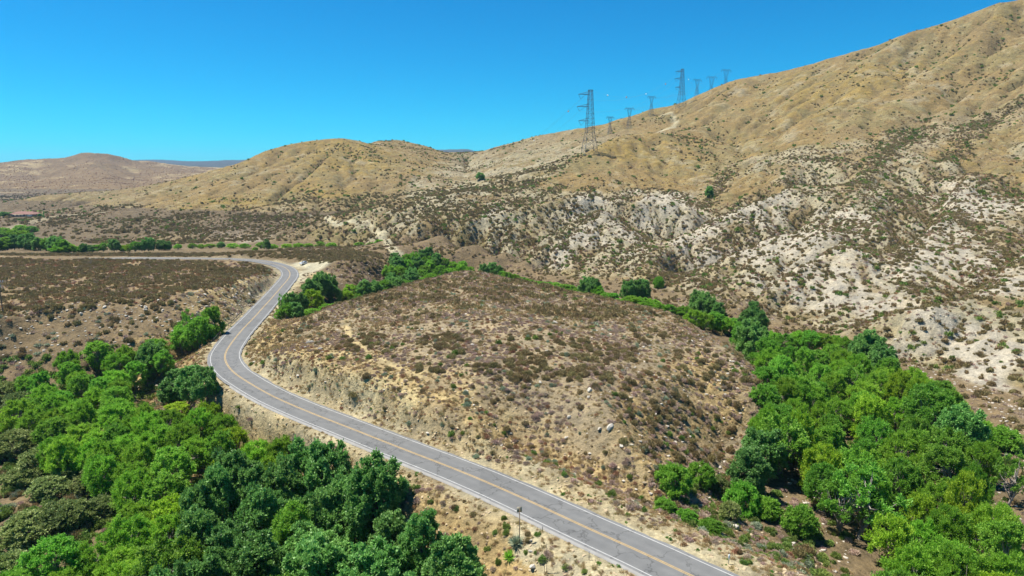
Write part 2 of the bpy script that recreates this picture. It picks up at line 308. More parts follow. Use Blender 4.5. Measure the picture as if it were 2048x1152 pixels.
def hit(u, v, ymax=6000):
    d = ray(u, v); d = d / d[1]
    y = np.geomspace(40, ymax, 2600); X = d[0] * y; ZZ = CAMH + d[2] * y
    below = ZZ < height(X, y)
    k = int(np.argmax(below)) if below.any() else len(y) - 1
    yy = y[k]; yy = 0.5 * (y[k] + y[max(k - 1, 0)])
    return np.array([d[0] * yy, yy, float(height(d[0] * yy, yy))])
# ================================================================ materials
def mat(name):
    m = bpy.data.materials.new(name); m.use_nodes = True; return m, m.node_tree, m.node_tree.nodes["Principled BSDF"]
def plain(name, col, rough=0.7, metal=0.0, var=0.12, scale=3.0, spec=0.3):
    m, t, b = mat(name); n = t.nodes.new("ShaderNodeTexNoise"); n.inputs["Scale"].default_value = scale; n.inputs["Detail"].default_value = 5
    tc = t.nodes.new("ShaderNodeTexCoord"); t.links.new(tc.outputs["Object"], n.inputs["Vector"])
    mx = t.nodes.new("ShaderNodeMix"); mx.data_type = 'RGBA'; mx.inputs[6].default_value = (*[c * (1 - var) for c in col], 1); mx.inputs[7].default_value = (*[min(1, c * (1 + var)) for c in col], 1)
    t.links.new(n.outputs["Fac"], mx.inputs[0]); t.links.new(mx.outputs[2], b.inputs["Base Color"])
    b.inputs["Roughness"].default_value = rough; b.inputs["Metallic"].default_value = metal; b.inputs["Specular IOR Level"].default_value = spec
    return m
def N(t, kind, **kw):
    n = t.nodes.new(kind)
    for k, v in kw.items():
        try: n.inputs[k.replace('_', ' ')].default_value = v
        except Exception: setattr(n, k, v)
    return n
# ================================================================ zones of the land, polygons on the ground
def poly(*uv): return np.array([hit(u, v)[:2] for u, v in uv])
WX = GX + 0.03 * dist * fbm(GX, GY, 14, 3, 91) ; WY = GY + 0.06 * dist * fbm(GX, GY, 14, 3, 92)
def zone(*ps, n=3):
    m = np.zeros(GX.shape)
    for p in ps: m = np.maximum(m, inside(poly(*p), WX, WY))
    return blur(m, n)
white = zone([(1500,595),(1560,560),(1640,500),(1700,488),(1790,560),(1840,600),(1850,640),(1700,640),(1560,610)],
 [(1360,545),(1480,495),(1540,470),(1630,455),(1690,480),(1640,520),(1560,560),(1500,590),(1470,580),(1540,530)],
 [(1330,520),(1420,440),(1570,380),(1620,400),(1560,440),(1470,480),(1380,520)], [(1780,520),(1850,460),(1885,425),(1950,470),(2000,500),(1960,560),(1850,580),(1800,560)],
 [(1850,390),(1925,355),(2010,385),(2048,410),(2048,470),(1960,450),(1900,430)], [(1090,530),(1150,460),(1205,415),(1290,480),(1290,500),(1220,490),(1160,510),(1130,545)],
 [(1130,400),(1180,380),(1240,410),(1270,440),(1200,420),(1150,450)], [(1230,395),(1350,385),(1410,420),(1400,450),(1340,450),(1270,430)],
 [(930,445),(990,408),(1030,398),(1000,432),(950,452)], [(1770,660),(1850,612),(1920,640),(2060,690),(2060,750),(1900,720),(1780,700)],
 [(1940,565),(2060,500),(2060,560),(1930,600)], [(400,475),(440,440),(480,450),(560,470),(500,482)], [(1640,440),(1680,410),(1760,440),(1790,480),(1720,490),(1690,470)], [(1900,740),(2060,700),(2060,790),(1940,770)])
gold = zone([(300,407),(480,325),(685,276),(740,300),(830,380),(640,400),(450,420),(300,425),(130,450)], [(740,290),(790,279),(900,312),(860,360),(800,350)],
 [(1100,345),(1290,264),(1420,290),(1500,330),(1560,380),(1300,385),(1200,380),(1050,385)], [(1150,265),(1460,160),(2060,-10),(2060,170),(1850,230),(1700,290),(1500,320),(1400,280)],
 [(1800,300),(2060,230),(2060,380),(1940,345)], n=6)
# relief of the land itself: crests (positive) and gully floors (negative)
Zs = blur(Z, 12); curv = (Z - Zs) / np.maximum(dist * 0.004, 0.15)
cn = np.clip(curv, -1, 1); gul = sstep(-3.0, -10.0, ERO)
cutm = sstep(24, 9, RD) * sstep(-1.5, 0.5, Z) * (GY < 330)
f1 = fbm(GX, GY, 30, 4, 101); f2 = fbm(GX, GY, 5, 3, 111); f3 = fbm(GX, GY, 140, 3, 121)
def mixc(c, col, m): return c * (1 - m[..., None]) + np.array(col) * m[..., None]
col = np.ones(GX.shape + (3,)) * np.array([0.33, 0.245, 0.165])
farv = sstep(450, 650, dist)
foot = bad * (1 - gold)
col = mixc(col, [0.39, 0.30, 0.195], (bad + 0.7 * hillw).clip(0, 1))
col = mixc(col, [0.40, 0.285, 0.145], (0.35 * hillw + gold * (0.7 + f1)).clip(0, 1))
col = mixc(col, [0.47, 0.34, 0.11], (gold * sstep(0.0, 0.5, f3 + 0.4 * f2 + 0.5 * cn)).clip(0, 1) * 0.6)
fs = fbm(WX * 1.0 + 0.5 * GY, WY / 3.0, 16, 4, 151); col = mixc(col, [0.36, 0.295, 0.16], (hillw * sstep(0.0, 0.35, fs)).clip(0, 1) * 0.8); col = mixc(col, [0.52, 0.44, 0.28], (hillw * sstep(0.22, 0.5, fbm(WX, WY / 2, 11, 3, 161))).clip(0, 1) * 0.6)
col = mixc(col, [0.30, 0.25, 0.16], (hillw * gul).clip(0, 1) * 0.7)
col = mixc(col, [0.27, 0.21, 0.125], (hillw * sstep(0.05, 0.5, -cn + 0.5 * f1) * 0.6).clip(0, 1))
fa = fbm(WX * 1.4 + 0.25 * GY, WY / 2.6, 8, 3, 141); col = mixc(col, [0.60, 0.54, 0.44], (bad * (1 - hillw * big) * (1 - gold) * sstep(-0.35, 0.25, fbm(WX, WY / 2, 12, 3, 171))).clip(0, 1) * (GX > -120) * 0.8)
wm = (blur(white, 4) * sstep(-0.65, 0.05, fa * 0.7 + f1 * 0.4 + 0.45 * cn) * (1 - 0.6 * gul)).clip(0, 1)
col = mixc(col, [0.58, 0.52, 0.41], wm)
scars = hillw * sstep(0.35, 0.6, f1 + 0.6 * f2 + 0.2 * cn) * (1 - white) * 0.55
col = mixc(col, [0.50, 0.43, 0.34], scars.clip(0, 1))
mesa_z = blur(inside(poly((-300,516),(120,519),(320,520),(500,527),(548,541),(500,556),(440,575),(360,600),(100,640),(-300,640)), GX, GY) * 1.0, 6); col = mixc(col, [0.46, 0.34, 0.23], mesa_z * 0.8)
# purple-brown hills and the valley floor before them
purp = sstep(1250, 1600, GY) * (GX < -300) * (dist < 5200)
col = mixc(col, [0.34, 0.235, 0.145], purp); col = mixc(col, [0.56, 0.43, 0.27], purp * sstep(0.1, 0.6, f3 + f1))
valley = farv * (Z < 12) * (GX < -150); col = mixc(col, [0.26, 0.20, 0.145], valley); col = mixc(col, [0.45, 0.35, 0.24], valley * sstep(0.28, 0.5, fbm(GX / 4, GY, 30, 3, 131)))
far2 = sstep(5000, 7000, dist); col = mixc(col, [0.12, 0.12, 0.09], far2)
# knoll, cuts, shoulders
knoll = (GX > -75) * (GX < 75) * (GY < 255) * (RD > 6) * (Z > -5) * (GY > 60) * (1 - hillw)
KP = poly((490,720),(520,680),(650,625),(930,548),(1200,599),(1400,668),(1500,752),(1512,800),(1500,870),(1300,1000),(960,850),(700,745)); KP = KP.mean(0) + (KP - KP.mean(0)) * 1.13
KO = np.array([p[:2] for p in KC] + [p[:2] * [1.08, 1] + [0, 20] for p in KC[::-1]])
knoll = np.where((inside(KO, GX, GY) | inside(KP, GX, GY)) & (RD > 5.5) & (Z > -7.5) & (bad < 0.3), 1.0, 0.0)
col = mixc(col, [0.50, 0.40, 0.30], blur(knoll, 6)); 
col = mixc(col, [0.60, 0.43, 0.22], blur(np.where(inside(poly((1230,770),(1400,700),(1470,740),(1510,800),(1480,860),(1420,880),(1300,960),(1220,870)), GX, GY), 1.0, 0.0), 8) * (0.6 + 0.5 * f2).clip(0, 1))
col = mixc(col, [0.64, 0.465, 0.245], (cutm * (0.75 + f2)).clip(0, 1)); col = mixc(col, [0.76, 0.62, 0.40], (cutm * sstep(0.1, 0.5, f2 + 0.4 * cn)).clip(0, 1) * 0.8)
emb = ((RD > 4) & (RD < 30) & (Z < -0.3) & (GY < 200) & (GX < 30)) * 1.0; col = mixc(col, [0.60, 0.44, 0.24], blur(emb, 4) * 0.8)
sh = sstep(9.5, 5.0, RD) * np.where(GX < -130, 0.35, 1.0) * (0.75 + 0.6 * f2); sh = np.maximum(sh, ((RD < 13) & (GY < 112) & (GX > 0) & (Z > -2)) * (0.85 + f2)).clip(0, 1)
col = mixc(col, [0.66, 0.575, 0.44], sh)
pull = zone([(596,523),(612,520),(650,528),(655,536),(612,552),(600,560),(560,640),(552,640),(590,560)]) ; col = mixc(col, [0.80, 0.73, 0.61], pull.clip(0, 1))
ptan = zone([(400,700),(425,705),(430,740),(460,775),(560,835),(540,835),(440,790),(405,740)]); col = mixc(col, [0.74, 0.60, 0.41], ptan.clip(0, 1))
# worn tracks
def track(pts, wid, c, k=0.9):
    global col
    P = resample(catmull([hit(u, v)[:2] for u, v in pts], 2.0), 1.5)
    m = (GX > P[:, 0].min() - 8) & (GX < P[:, 0].max() + 8) & (GY > P[:, 1].min() - 8) & (GY < P[:, 1].max() + 8)
    x, y = GX[m], GY[m]; d = np.full(x.shape, 1e9)
    for a in range(0, len(x), 20000): d[a:a+20000] = np.sqrt(((x[a:a+20000, None] - P[None, :, 0]) ** 2 + (y[a:a+20000, None] - P[None, :, 1]) ** 2).min(1))
    w_ = np.zeros(GX.shape); w_[m] = sstep(wid * 1.5, wid * 0.8, d + 0.5 * wid * f2[m]) * k; col = mixc(col, c, w_); return w_
tr = track([(622,432),(660,440),(705,443),(740,447),(742,462),(765,478),(785,497),(800,505)], 2.4, [0.74, 0.67, 0.54])
tr += track([(1325,230),(1348,236),(1350,248),(1338,256),(1322,262)], 3.0, [0.68, 0.60, 0.46])
tr += track([(690,650),(700,672),(720,690),(745,710),(780,728),(830,745)], 0.8, [0.78, 0.62, 0.38], 0.9) + track([(690,650),(700,630),(740,618)], 0.8, [0.50, 0.40, 0.25], 0.7)
tr += track([(960,352),(958,370),(965,378)], 2.2, [0.5, 0.42, 0.3]) + track([(-20,462),(20,456),(60,445),(120,432),(200,425)], 5, [0.5, 0.43, 0.34], 0.8)
dirt = zone([(1230,612),(1330,600),(1400,590),(1480,600),(1560,640),(1700,665),(1620,655),(1500,640),(1400,620)]); col = mixc(col, [0.42, 0.33, 0.23], dirt.clip(0, 1) * 0.6)
wash = sstep(3.5, 0.5, np.abs(GX - (-60 - 0))) * 0
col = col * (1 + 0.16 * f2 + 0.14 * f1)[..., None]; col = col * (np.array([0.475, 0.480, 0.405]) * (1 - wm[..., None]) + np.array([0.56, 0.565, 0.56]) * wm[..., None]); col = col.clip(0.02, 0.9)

m_land, t, b = mat("dry_land")
at = N(t, "ShaderNodeAttribute", attribute_name="soil"); tc = N(t, "ShaderNodeTexCoord")
n1 = N(t, "ShaderNodeTexNoise", Scale=1.3, Detail=8.0, Roughness=0.72); n2 = N(t, "ShaderNodeTexNoise", Scale=0.12, Detail=7.0, Roughness=0.7); vo = N(t, "ShaderNodeTexVoronoi", Scale=2.2)
for n in (n1, n2, vo): t.links.new(tc.outputs["Object"], n.inputs["Vector"])
def ramp(t, src, stops):
    r = t.nodes.new("ShaderNodeValToRGB"); e = r.color_ramp.elements
    while len(e) < len(stops): e.new(0.5)
    for k, (p, c) in enumerate(stops): e[k].position = p; e[k].color = (*(c if isinstance(c, tuple) else (c, c, c)), 1)
    t.links.new(src, r.inputs["Fac"]); return r.outputs["Color"]
def mul(t, a, c, fac=1.0, mode='MULTIPLY'):
    m = t.nodes.new("ShaderNodeMix"); m.data_type = 'RGBA'; m.blend_type = mode; m.inputs[0].default_value = fac
    if hasattr(fac, 'links'): t.links.new(fac, m.inputs[0])
    t.links.new(a, m.inputs[6]); t.links.new(c, m.inputs[7]); return m.outputs[2]
c = mul(t, at.outputs["Color"], ramp(t, n1.outputs["Fac"], [(0.3, 0.62), (0.5, 1.0), (0.7, 1.32)]))
c = mul(t, c, ramp(t, n2.outputs["Fac"], [(0.3, (0.78, 0.80, 0.84)), (0.5, (1, 1, 1)), (0.7, (1.22, 1.18, 1.1))]))
n3 = N(t, 'ShaderNodeTexNoise', Scale=0.33, Detail=6.0, Roughness=0.75); t.links.new(tc.outputs['Object'], n3.inputs['Vector']); c = mul(t, c, ramp(t, n3.outputs['Fac'], [(0.35, (0.74, 0.76, 0.80)), (0.5, (1, 1, 1)), (0.65, (1.22, 1.2, 1.16))]))
c = mul(t, c, ramp(t, vo.outputs["Distance"], [(0.0, 1.25), (0.22, 1.05), (0.5, 0.92)]))
t.links.new(c, b.inputs["Base Color"]); b.inputs["Roughness"].default_value = 0.95; b.inputs["Specular IOR Level"].default_value = 0.1
bp = N(t, "ShaderNodeBump", Strength=0.55, Distance=0.5); t.links.new(n1.outputs["Fac"], bp.inputs["Height"])
bp2 = N(t, "ShaderNodeBump", Strength=0.6, Distance=3.5); t.links.new(n2.outputs["Fac"], bp2.inputs["Height"]); t.links.new(bp2.outputs[0], bp.inputs["Normal"]); t.links.new(bp.outputs[0], b.inputs["Normal"])

def mesh_np(name, co, faces, mats=(), smooth=False, attrs=None):
    co = np.asarray(co, np.float32); faces = np.asarray(faces, np.int32); k = faces.shape[1]
    me = bpy.data.meshes.new(name); me.vertices.add(len(co)); me.vertices.foreach_set("co", co.ravel())
    me.loops.add(faces.size); me.loops.foreach_set("vertex_index", faces.ravel())
    me.polygons.add(len(faces)); me.polygons.foreach_set("loop_start", np.arange(0, faces.size, k, dtype=np.int32))
    me.update(calc_edges=True)
    if smooth: me.polygons.foreach_set("use_smooth", np.ones(len(faces), bool))
    for m in mats: me.materials.append(m)
    for an, (typ, dom, arr) in (attrs or {}).items():
        a = me.attributes.new(an, typ, dom); a.data.foreach_set("color" if 'COLOR' in typ else "value", np.asarray(arr, np.float32).ravel())
    return me
def obj(name, me, parent=None, loc=None, **props):
    o = bpy.data.objects.new(name, me); C.objects.link(o)
    if parent is not None: o.parent = parent
    if loc is not None: o.location = loc
    for k, v in props.items(): o[k] = v
    return o
def thing(name, label, cat, loc=(0, 0, 0), rz=0.0, group=None):
    o = bpy.data.objects.new(name, None); C.objects.link(o); o.location = loc; o.rotation_euler = (0, 0, rz); o.empty_display_size = 0.5
    o["label"] = label; o["category"] = cat
    if group: o["group"] = group
    return o
a = (np.arange(NR - 1)[:, None] * NT + np.arange(NT - 1)[None]).ravel()
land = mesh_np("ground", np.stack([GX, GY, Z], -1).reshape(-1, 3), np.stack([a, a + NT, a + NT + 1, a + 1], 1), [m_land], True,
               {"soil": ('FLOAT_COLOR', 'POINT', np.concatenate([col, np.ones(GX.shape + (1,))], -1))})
obj("ground", land, kind="structure")

# ================================================================ road
m_road, t, b = mat("asphalt"); tc = N(t, "ShaderNodeTexCoord")
n1 = N(t, "ShaderNodeTexNoise", Scale=0.35, Detail=7.0, Roughness=0.65); n2 = N(t, "ShaderNodeTexNoise", Scale=14.0, Detail=4.0); vo = N(t, "ShaderNodeTexVoronoi", Scale=0.16); vo.feature = 'DISTANCE_TO_EDGE'
nw = N(t, "ShaderNodeTexNoise", Scale=0.8, Detail=4.0); 
for n in (n1, n2, nw): t.links.new(tc.outputs["Object"], n.inputs["Vector"])
vm = N(t, "ShaderNodeVectorMath"); vm.operation = 'MULTIPLY_ADD'; vm.inputs[1].default_value = (3.0, 3.0, 3.0); t.links.new(nw.outputs["Color"], vm.inputs[0]); t.links.new(tc.outputs["Object"], vm.inputs[2]); t.links.new(vm.outputs[0], vo.inputs["Vector"])
at = N(t, "ShaderNodeAttribute", attribute_name="off")
base = ramp(t, n1.outputs["Fac"], [(0.3, (0.115, 0.118, 0.119)), (0.7, (0.148, 0.150, 0.148))])
c = mul(t, base, ramp(t, n2.outputs["Fac"], [(0.3, 0.88), (0.7, 1.1)]))
c = mul(t, c, ramp(t, vo.outputs["Distance"], [(0.0, 0.60), (0.010, 0.72), (0.018, 1.0)]))
vp = N(t, "ShaderNodeTexVoronoi", Scale=0.09); vp.distance = 'CHEBYCHEV'; t.links.new(tc.outputs['Object'], vp.inputs['Vector']); c = mul(t, c, ramp(t, vp.outputs['Color'], [(0.0, 0.90), (0.15, 0.90), (0.16, 1.0), (0.86, 1.0), (0.87, 1.10), (1.0, 1.10)]))
mr = N(t, "ShaderNodeMapRange"); mr.inputs[1].default_value = -4.4; mr.inputs[2].default_value = 4.4; t.links.new(at.outputs["Fac"], mr.inputs[0])
c = mul(t, c, ramp(t, mr.outputs[0], [(0.0, 1.22), (0.10, 1.12), (0.17, 0.94), (0.27, 0.93), (0.36, 1.03), (0.43, 0.93), (0.5, 1.04), (0.58, 0.94), (0.66, 1.03), (0.75, 0.93), (0.88, 1.03), (1.0, 1.15)]))
t.links.new(c, b.inputs["Base Color"]); b.inputs["Roughness"].default_value = 0.85; b.inputs["Specular IOR Level"].default_value = 0.25
def ribbon(name, o0, o1, z, m, wob=0.0, cols=1, i0=0, i1=None, parent=None, **props):
    P = road[i0:i1]; Q = rn[i0:i1]; n = len(P); offs_ = np.linspace(o0, o1, cols + 1); v = []; oa = []
    for k, f in enumerate(offs_):
        w_ = wob * (fbm(P[:, 0], P[:, 1], 3, 3, 7 + k) if k in (0, cols) and wob else 0) * np.ones(n)
        ff = f + np.sign(f) * w_; v.append(np.c_[P + Q * ff[:, None], np.full(n, z)]); oa.append(ff)
    V = np.vstack(v); a = np.arange(n - 1)
    F = np.vstack([np.stack([a + k * n, a + 1 + k * n, a + 1 + (k + 1) * n, a + (k + 1) * n], 1)[:, ::-1] for k in range(cols)])
    me = mesh_np(name, V, F, [m], True, {"off": ('FLOAT', 'POINT', np.concatenate(oa))}); return obj(name, me, parent, **props)
# bend pavement a little wider on the pull-out side is gravel, so one width serves
rd = ribbon("road", -4.15, 4.0, ZR + 0.0, m_road, 0.35, 8, kind="structure")
m_white = plain("white_paint", (0.38, 0.38, 0.37), 0.7, var=0.45, scale=1.2); m_yellow = plain("yellow_paint", (0.40, 0.27, 0.095), 0.7, var=0.35, scale=1.2)
for nm, o_, wd, m in (("edge_line", -3.42, 0.06, m_white), ("edge_line", 3.42, 0.06, m_white), ("centre_line", -0.13, 0.055, m_yellow), ("centre_line", 0.13, 0.055, m_yellow)):
    ribbon(nm, o_ - wd, o_ + wd, ZR + 0.006, m, 0, 1, parent=rd)
# low asphalt kerb on the outer side of the fill
v = []; i0, i1 = 0, ri(150); P = road[i0:i1]; Q = rn[i0:i1]; n = len(P)
prof = [(-3.98, -0.02), (-4.02, 0.10), (-4.22, 0.12), (-4.42, -0.15)]
for o_, z in prof: v.append(np.c_[P + Q * o_, np.full(n, ZR + z)])
a = np.arange(n - 1); F = np.vstack([np.stack([a + k * n, a + 1 + k * n, a + 1 + (k + 1) * n, a + (k + 1) * n], 1) for k in range(3)])
obj("kerb", mesh_np("kerb", np.vstack(v), F, [plain("kerb_asphalt", (0.24, 0.235, 0.225), 0.9, var=0.25, scale=0.7)], True), kind="structure")
# ================================================================ plants
rng = np.random.default_rng(11); random.seed(4)
def leafmat(name, c1, c2, c3, rough=0.6, trans=0.35, spec=0.25, hv=0.02):
    m, t, b = mat(name); t.nodes.remove(b)
    at = N(t, "ShaderNodeAttribute", attribute_name="tone"); oi = N(t, "ShaderNodeObjectInfo")
    r = ramp(t, at.outputs["Fac"], [(0.0, c1), (0.5, c2), (1.0, c3)])
    h = N(t, "ShaderNodeHueSaturation"); mr = N(t, "ShaderNodeMapRange"); mr.inputs[3].default_value = 0.5 - hv; mr.inputs[4].default_value = 0.5 + hv
    mv = N(t, "ShaderNodeMapRange"); mv.inputs[3].default_value = 0.78; mv.inputs[4].default_value = 1.22
    fr = N(t, "ShaderNodeMath"); fr.operation = 'FRACT'; f2_ = N(t, "ShaderNodeMath"); f2_.operation = 'MULTIPLY'; f2_.inputs[1].default_value = 17.31
    t.links.new(oi.outputs["Random"], mr.inputs[0]); t.links.new(oi.outputs["Random"], f2_.inputs[0]); t.links.new(f2_.outputs[0], fr.inputs[0]); t.links.new(fr.outputs[0], mv.inputs[0])
    t.links.new(mr.outputs[0], h.inputs["Hue"]); t.links.new(mv.outputs[0], h.inputs["Value"]); t.links.new(r, h.inputs["Color"])
    p = t.nodes.new("ShaderNodeBsdfPrincipled"); p.inputs["Roughness"].default_value = rough; p.inputs["Specular IOR Level"].default_value = spec
    tr_ = t.nodes.new("ShaderNodeBsdfTranslucent"); mx = t.nodes.new("ShaderNodeMixShader"); mx.inputs[0].default_value = trans
    t.links.new(h.outputs[0], p.inputs["Base Color"]); t.links.new(h.outputs[0], tr_.inputs["Color"])
    t.links.new(p.outputs[0], mx.inputs[1]); t.links.new(tr_.outputs[0], mx.inputs[2]); t.links.new(mx.outputs[0], t.nodes["Material Output"].inputs["Surface"])
    return m
def norm(v): return v / np.maximum(np.linalg.norm(v, axis=-1, keepdims=True), 1e-9)
def cards(P, D, ln_, wd, up_mix=0.8, rg=rng):
    """one small leaf-shaped quad per point: D is its long axis"""
    D = norm(D); nn = rg.normal(size=D.shape) * 0.55 + np.array([-0.25, 0.1, 0.9]) * up_mix + (norm(D) * 0.0); S = norm(np.cross(D, nn + 1e-4)); l = np.broadcast_to(ln_, len(P))[:, None]; w_ = np.broadcast_to(wd, len(P))[:, None]
    v = np.stack([P, P + D * l * .45 + S * w_ * .5, P + D * l, P + D * l * .45 - S * w_ * .5], 1).reshape(-1, 3)
    return v, np.arange(len(v)).reshape(-1, 4)
def shrub_mesh(name, n, r, h, m, ln_, wd, upright=0.6, lobes=6, rg=None):
    rg = rg or np.random.default_rng(abs(hash(name)) % 1000)
    rg = np.random.default_rng(sum(map(ord, name)))
    ang = rg.uniform(0, 6.28, lobes); rad = rg.uniform(0.15, 0.6, lobes) * r; lr = rg.uniform(0.4, 0.65, lobes) * r; lh = rg.uniform(0.6, 1.0, lobes) * h
    k = rg.integers(0, lobes, n); d = norm(rg.normal(size=(n, 3))); d[:, 2] = np.abs(d[:, 2]) * 1.1 - 0.12; d = norm(d)
    sc_ = np.stack([lr[k], lr[k], lh[k]], 1); P = np.stack([np.cos(ang[k]) * rad[k], np.sin(ang[k]) * rad[k], np.zeros(n)], 1) + d * sc_ * rg.uniform(0.6, 1.0, (n, 1))
    P[:, 2] = np.maximum(P[:, 2], 0.02)
    D = d * (1 - upright) + np.array([0, 0, 1]) * upright + rg.normal(size=(n, 3)) * 0.35
    v, f = cards(P - norm(D) * ln_ * 0.4, D, ln_ * rg.uniform(0.7, 1.3, n), wd * rg.uniform(0.7, 1.3, n), rg=rg)
    tone = np.repeat(np.clip(rg.normal(0.5, 0.22, n) , 0, 1), 4)
    return mesh_np(name, v, f, [m], False, {"tone": ('FLOAT', 'POINT', tone)})
K = {}
K['olive'] = leafmat("olive_brush", (0.155, 0.118, 0.048), (0.265, 0.210, 0.092), (0.38, 0.31, 0.155), trans=0.2, hv=0.018)
K['rust'] = leafmat("rusty_brush", (0.204, 0.112, 0.066), (0.347, 0.194, 0.102), (0.490, 0.306, 0.168), trans=0.15)
K['grey'] = leafmat("dry_grey_twigs", (0.278, 0.205, 0.163), (0.428, 0.321, 0.252), (0.595, 0.463, 0.358), trans=0.1)
K['sage'] = leafmat("sage_leaves", (0.162, 0.203, 0.127), (0.276, 0.324, 0.208), (0.421, 0.470, 0.327), trans=0.2)
K['green'] = leafmat("green_brush", (0.095, 0.147, 0.034), (0.170, 0.254, 0.053), (0.276, 0.371, 0.084), trans=0.3)
K['straw'] = leafmat("straw", (0.300, 0.210, 0.090), (0.420, 0.310, 0.150), (0.550, 0.440, 0.250), trans=0.2)
K['weed'] = leafmat("weed_leaves", (0.078, 0.156, 0.029), (0.140, 0.265, 0.043), (0.250, 0.406, 0.086), trans=0.3)
SP = {}
def protos(key, m, n, r, h, ln_, wd, up_, cnt=2, far=True):
    SP[key] = [shrub_mesh(key + "_" + str(i), n, r, h, K[m], ln_, wd, up_, 5 + 2 * i) for i in range(cnt)]
    SP[key + "_far"] = [shrub_mesh(key + "_far", max(40, n // 8), r, h, K[m], ln_ * 1.9, wd * 2.6, up_, 6)]
protos('olive', 'olive', 1500, 1.0, 0.95, 0.30, 0.075, 0.65)
protos('rust', 'rust', 700, 1.0, 0.8, 0.24, 0.07, 0.4, 1)
protos('grey', 'grey', 900, 1.0, 0.65, 0.26, 0.06, 0.35)
protos('sage', 'sage', 1100, 1.0, 0.9, 0.24, 0.075, 0.4, 1)
protos('green', 'green', 1500, 1.0, 1.0, 0.20, 0.10, 0.25)
protos('straw', 'straw', 120, 0.6, 0.35, 0.40, 0.045, 0.7, 1)
protos('weed', 'weed', 260, 1.0, 0.7, 0.30, 0.16, 0.35, 1)

# ---- where they grow: density per square metre evaluated at random points of the land
def lookup(A): return lambda x, y: sample(A, x, y)
mk = {}
def pmask(key, *polys): mk[key] = blur(np.clip(sum(inside(poly(*p), GX, GY) * 1.0 for p in polys), 0, 1), 2)
pmask('mesa', [(-300,519),(120,520),(320,521.5),(500,528),(548,541),(500,556),(440,575),(360,600),(230,612),(100,640),(-300,640)])
pmask('mface', [(-300,605),(230,612),(360,592),(548,541),(560,556),(520,600),(440,660),(330,690),(200,700),(60,720),(0,760),(-300,800)])
pmask('flat', [(200,512.5),(520,514.5),(600,518),(660,524),(745,524),(765,510),(740,504),(560,502),(200,504)], [(300,507),(-300,507),(-300,512),(300,512)])
pmask('fbank', [(655,532),(745,524),(765,515),(790,545),(760,570),(700,580),(660,560)])
kb = knoll; mk['knoll'] = blur(knoll, 2)
pmask('kcrest', [(560,665),(650,622),(760,594),(850,562),(930,546),(1020,560),(1200,597),(1340,628),(1400,662),(1470,705),(1380,690),(1300,670),(1250,650),(1150,640),(1000,610),(900,590),(820,610),(700,640),(600,665)])
mk['kcrest'] = np.maximum(mk['kcrest'], blur(inside(KO, GX, GY) * 1.0, 2)); pmask('kflank', [(1180,770),(1260,760),(1430,700),(1515,760),(1500,860),(1470,900),(1440,1000),(1320,1000),(1250,900)])
pmask('scrubL', [(-200,830),(60,850),(220,920),(320,960),(400,960),(330,1010),(200,1060),(120,1100),(0,1100),(-200,1150)])
pmask('bottomR', [(1290,1000),(1450,1010),(1560,1080),(1680,1180),(1560,1180),(1400,1085)], [(1430,940),(1500,960),(1640,1060),(1640,1180),(1500,1130),(1420,1040)])
pmask('bed', [(1600,860),(1700,900),(1700,1160),(1600,1160),(1560,1000)], [(1900,900),(2060,780),(2060,1170),(1900,1100)], [(1500,640),(1700,665),(2060,790),(2060,860),(1900,800),(1700,700)], [(230,740),(330,750),(430,790),(400,830),(250,800)], [(1330,600),(1400,590),(1560,640),(1500,660)])
pmask('creekfloor', [(1480,700),(1600,680),(2060,900),(2060,1170),(1650,1170),(1500,900)], [(0,720),(300,700),(440,700),(560,850),(760,980),(900,1170),(-100,1170),(-100,760)])
def scatter(n, x0, x1, y0, y1, dens):
    x = rng.uniform(x0, x1, n); y = rng.uniform(y0, y1, n); A = (x1 - x0) * (y1 - y0) / n     # area each candidate stands for
    u, v, f = project(np.stack([x, y, height(x, y)], 1))
    ok = (f > 10) & (u > -160) & (u < 2210) & (v < 1330) & (sample(RD, x, y) > 4.6)
    p = dens(x, y) * A; ok &= rng.random(n) < p
    return x[ok], y[ok]
fx = lambda x, y, s, k=0: fbm(x, y, s, 3, 200 + k)
curv_l = lookup(cn); wht = lookup(wm); gld = lookup(gold.clip(0, 1)); hw = lookup(bad); M = {k: lookup(v) for k, v in mk.items()}
Zl = lookup(Z); trk = lookup(np.clip(tr, 0, 1)); cut = lookup(cutm); rdl = lookup(RD); pl = lookup(np.clip(pull + ptan, 0, 1)); hl = lookup(hillw)
PTS = []   # (x, y, scale_xy, scale_z, kind)
def put(xy, kind, s0, s1, flat=1.0):
    x, y = xy; n = len(x); 
    if n == 0: return
    s = rng.uniform(0, 1, n) ** 1.6 * (s1 - s0) + s0; PTS.append((kind, x, y, s, s * flat * rng.uniform(0.75, 1.25, n)))
nt_ = lambda x, y: (1 - trk(x, y)) * (1 - pl(x, y))
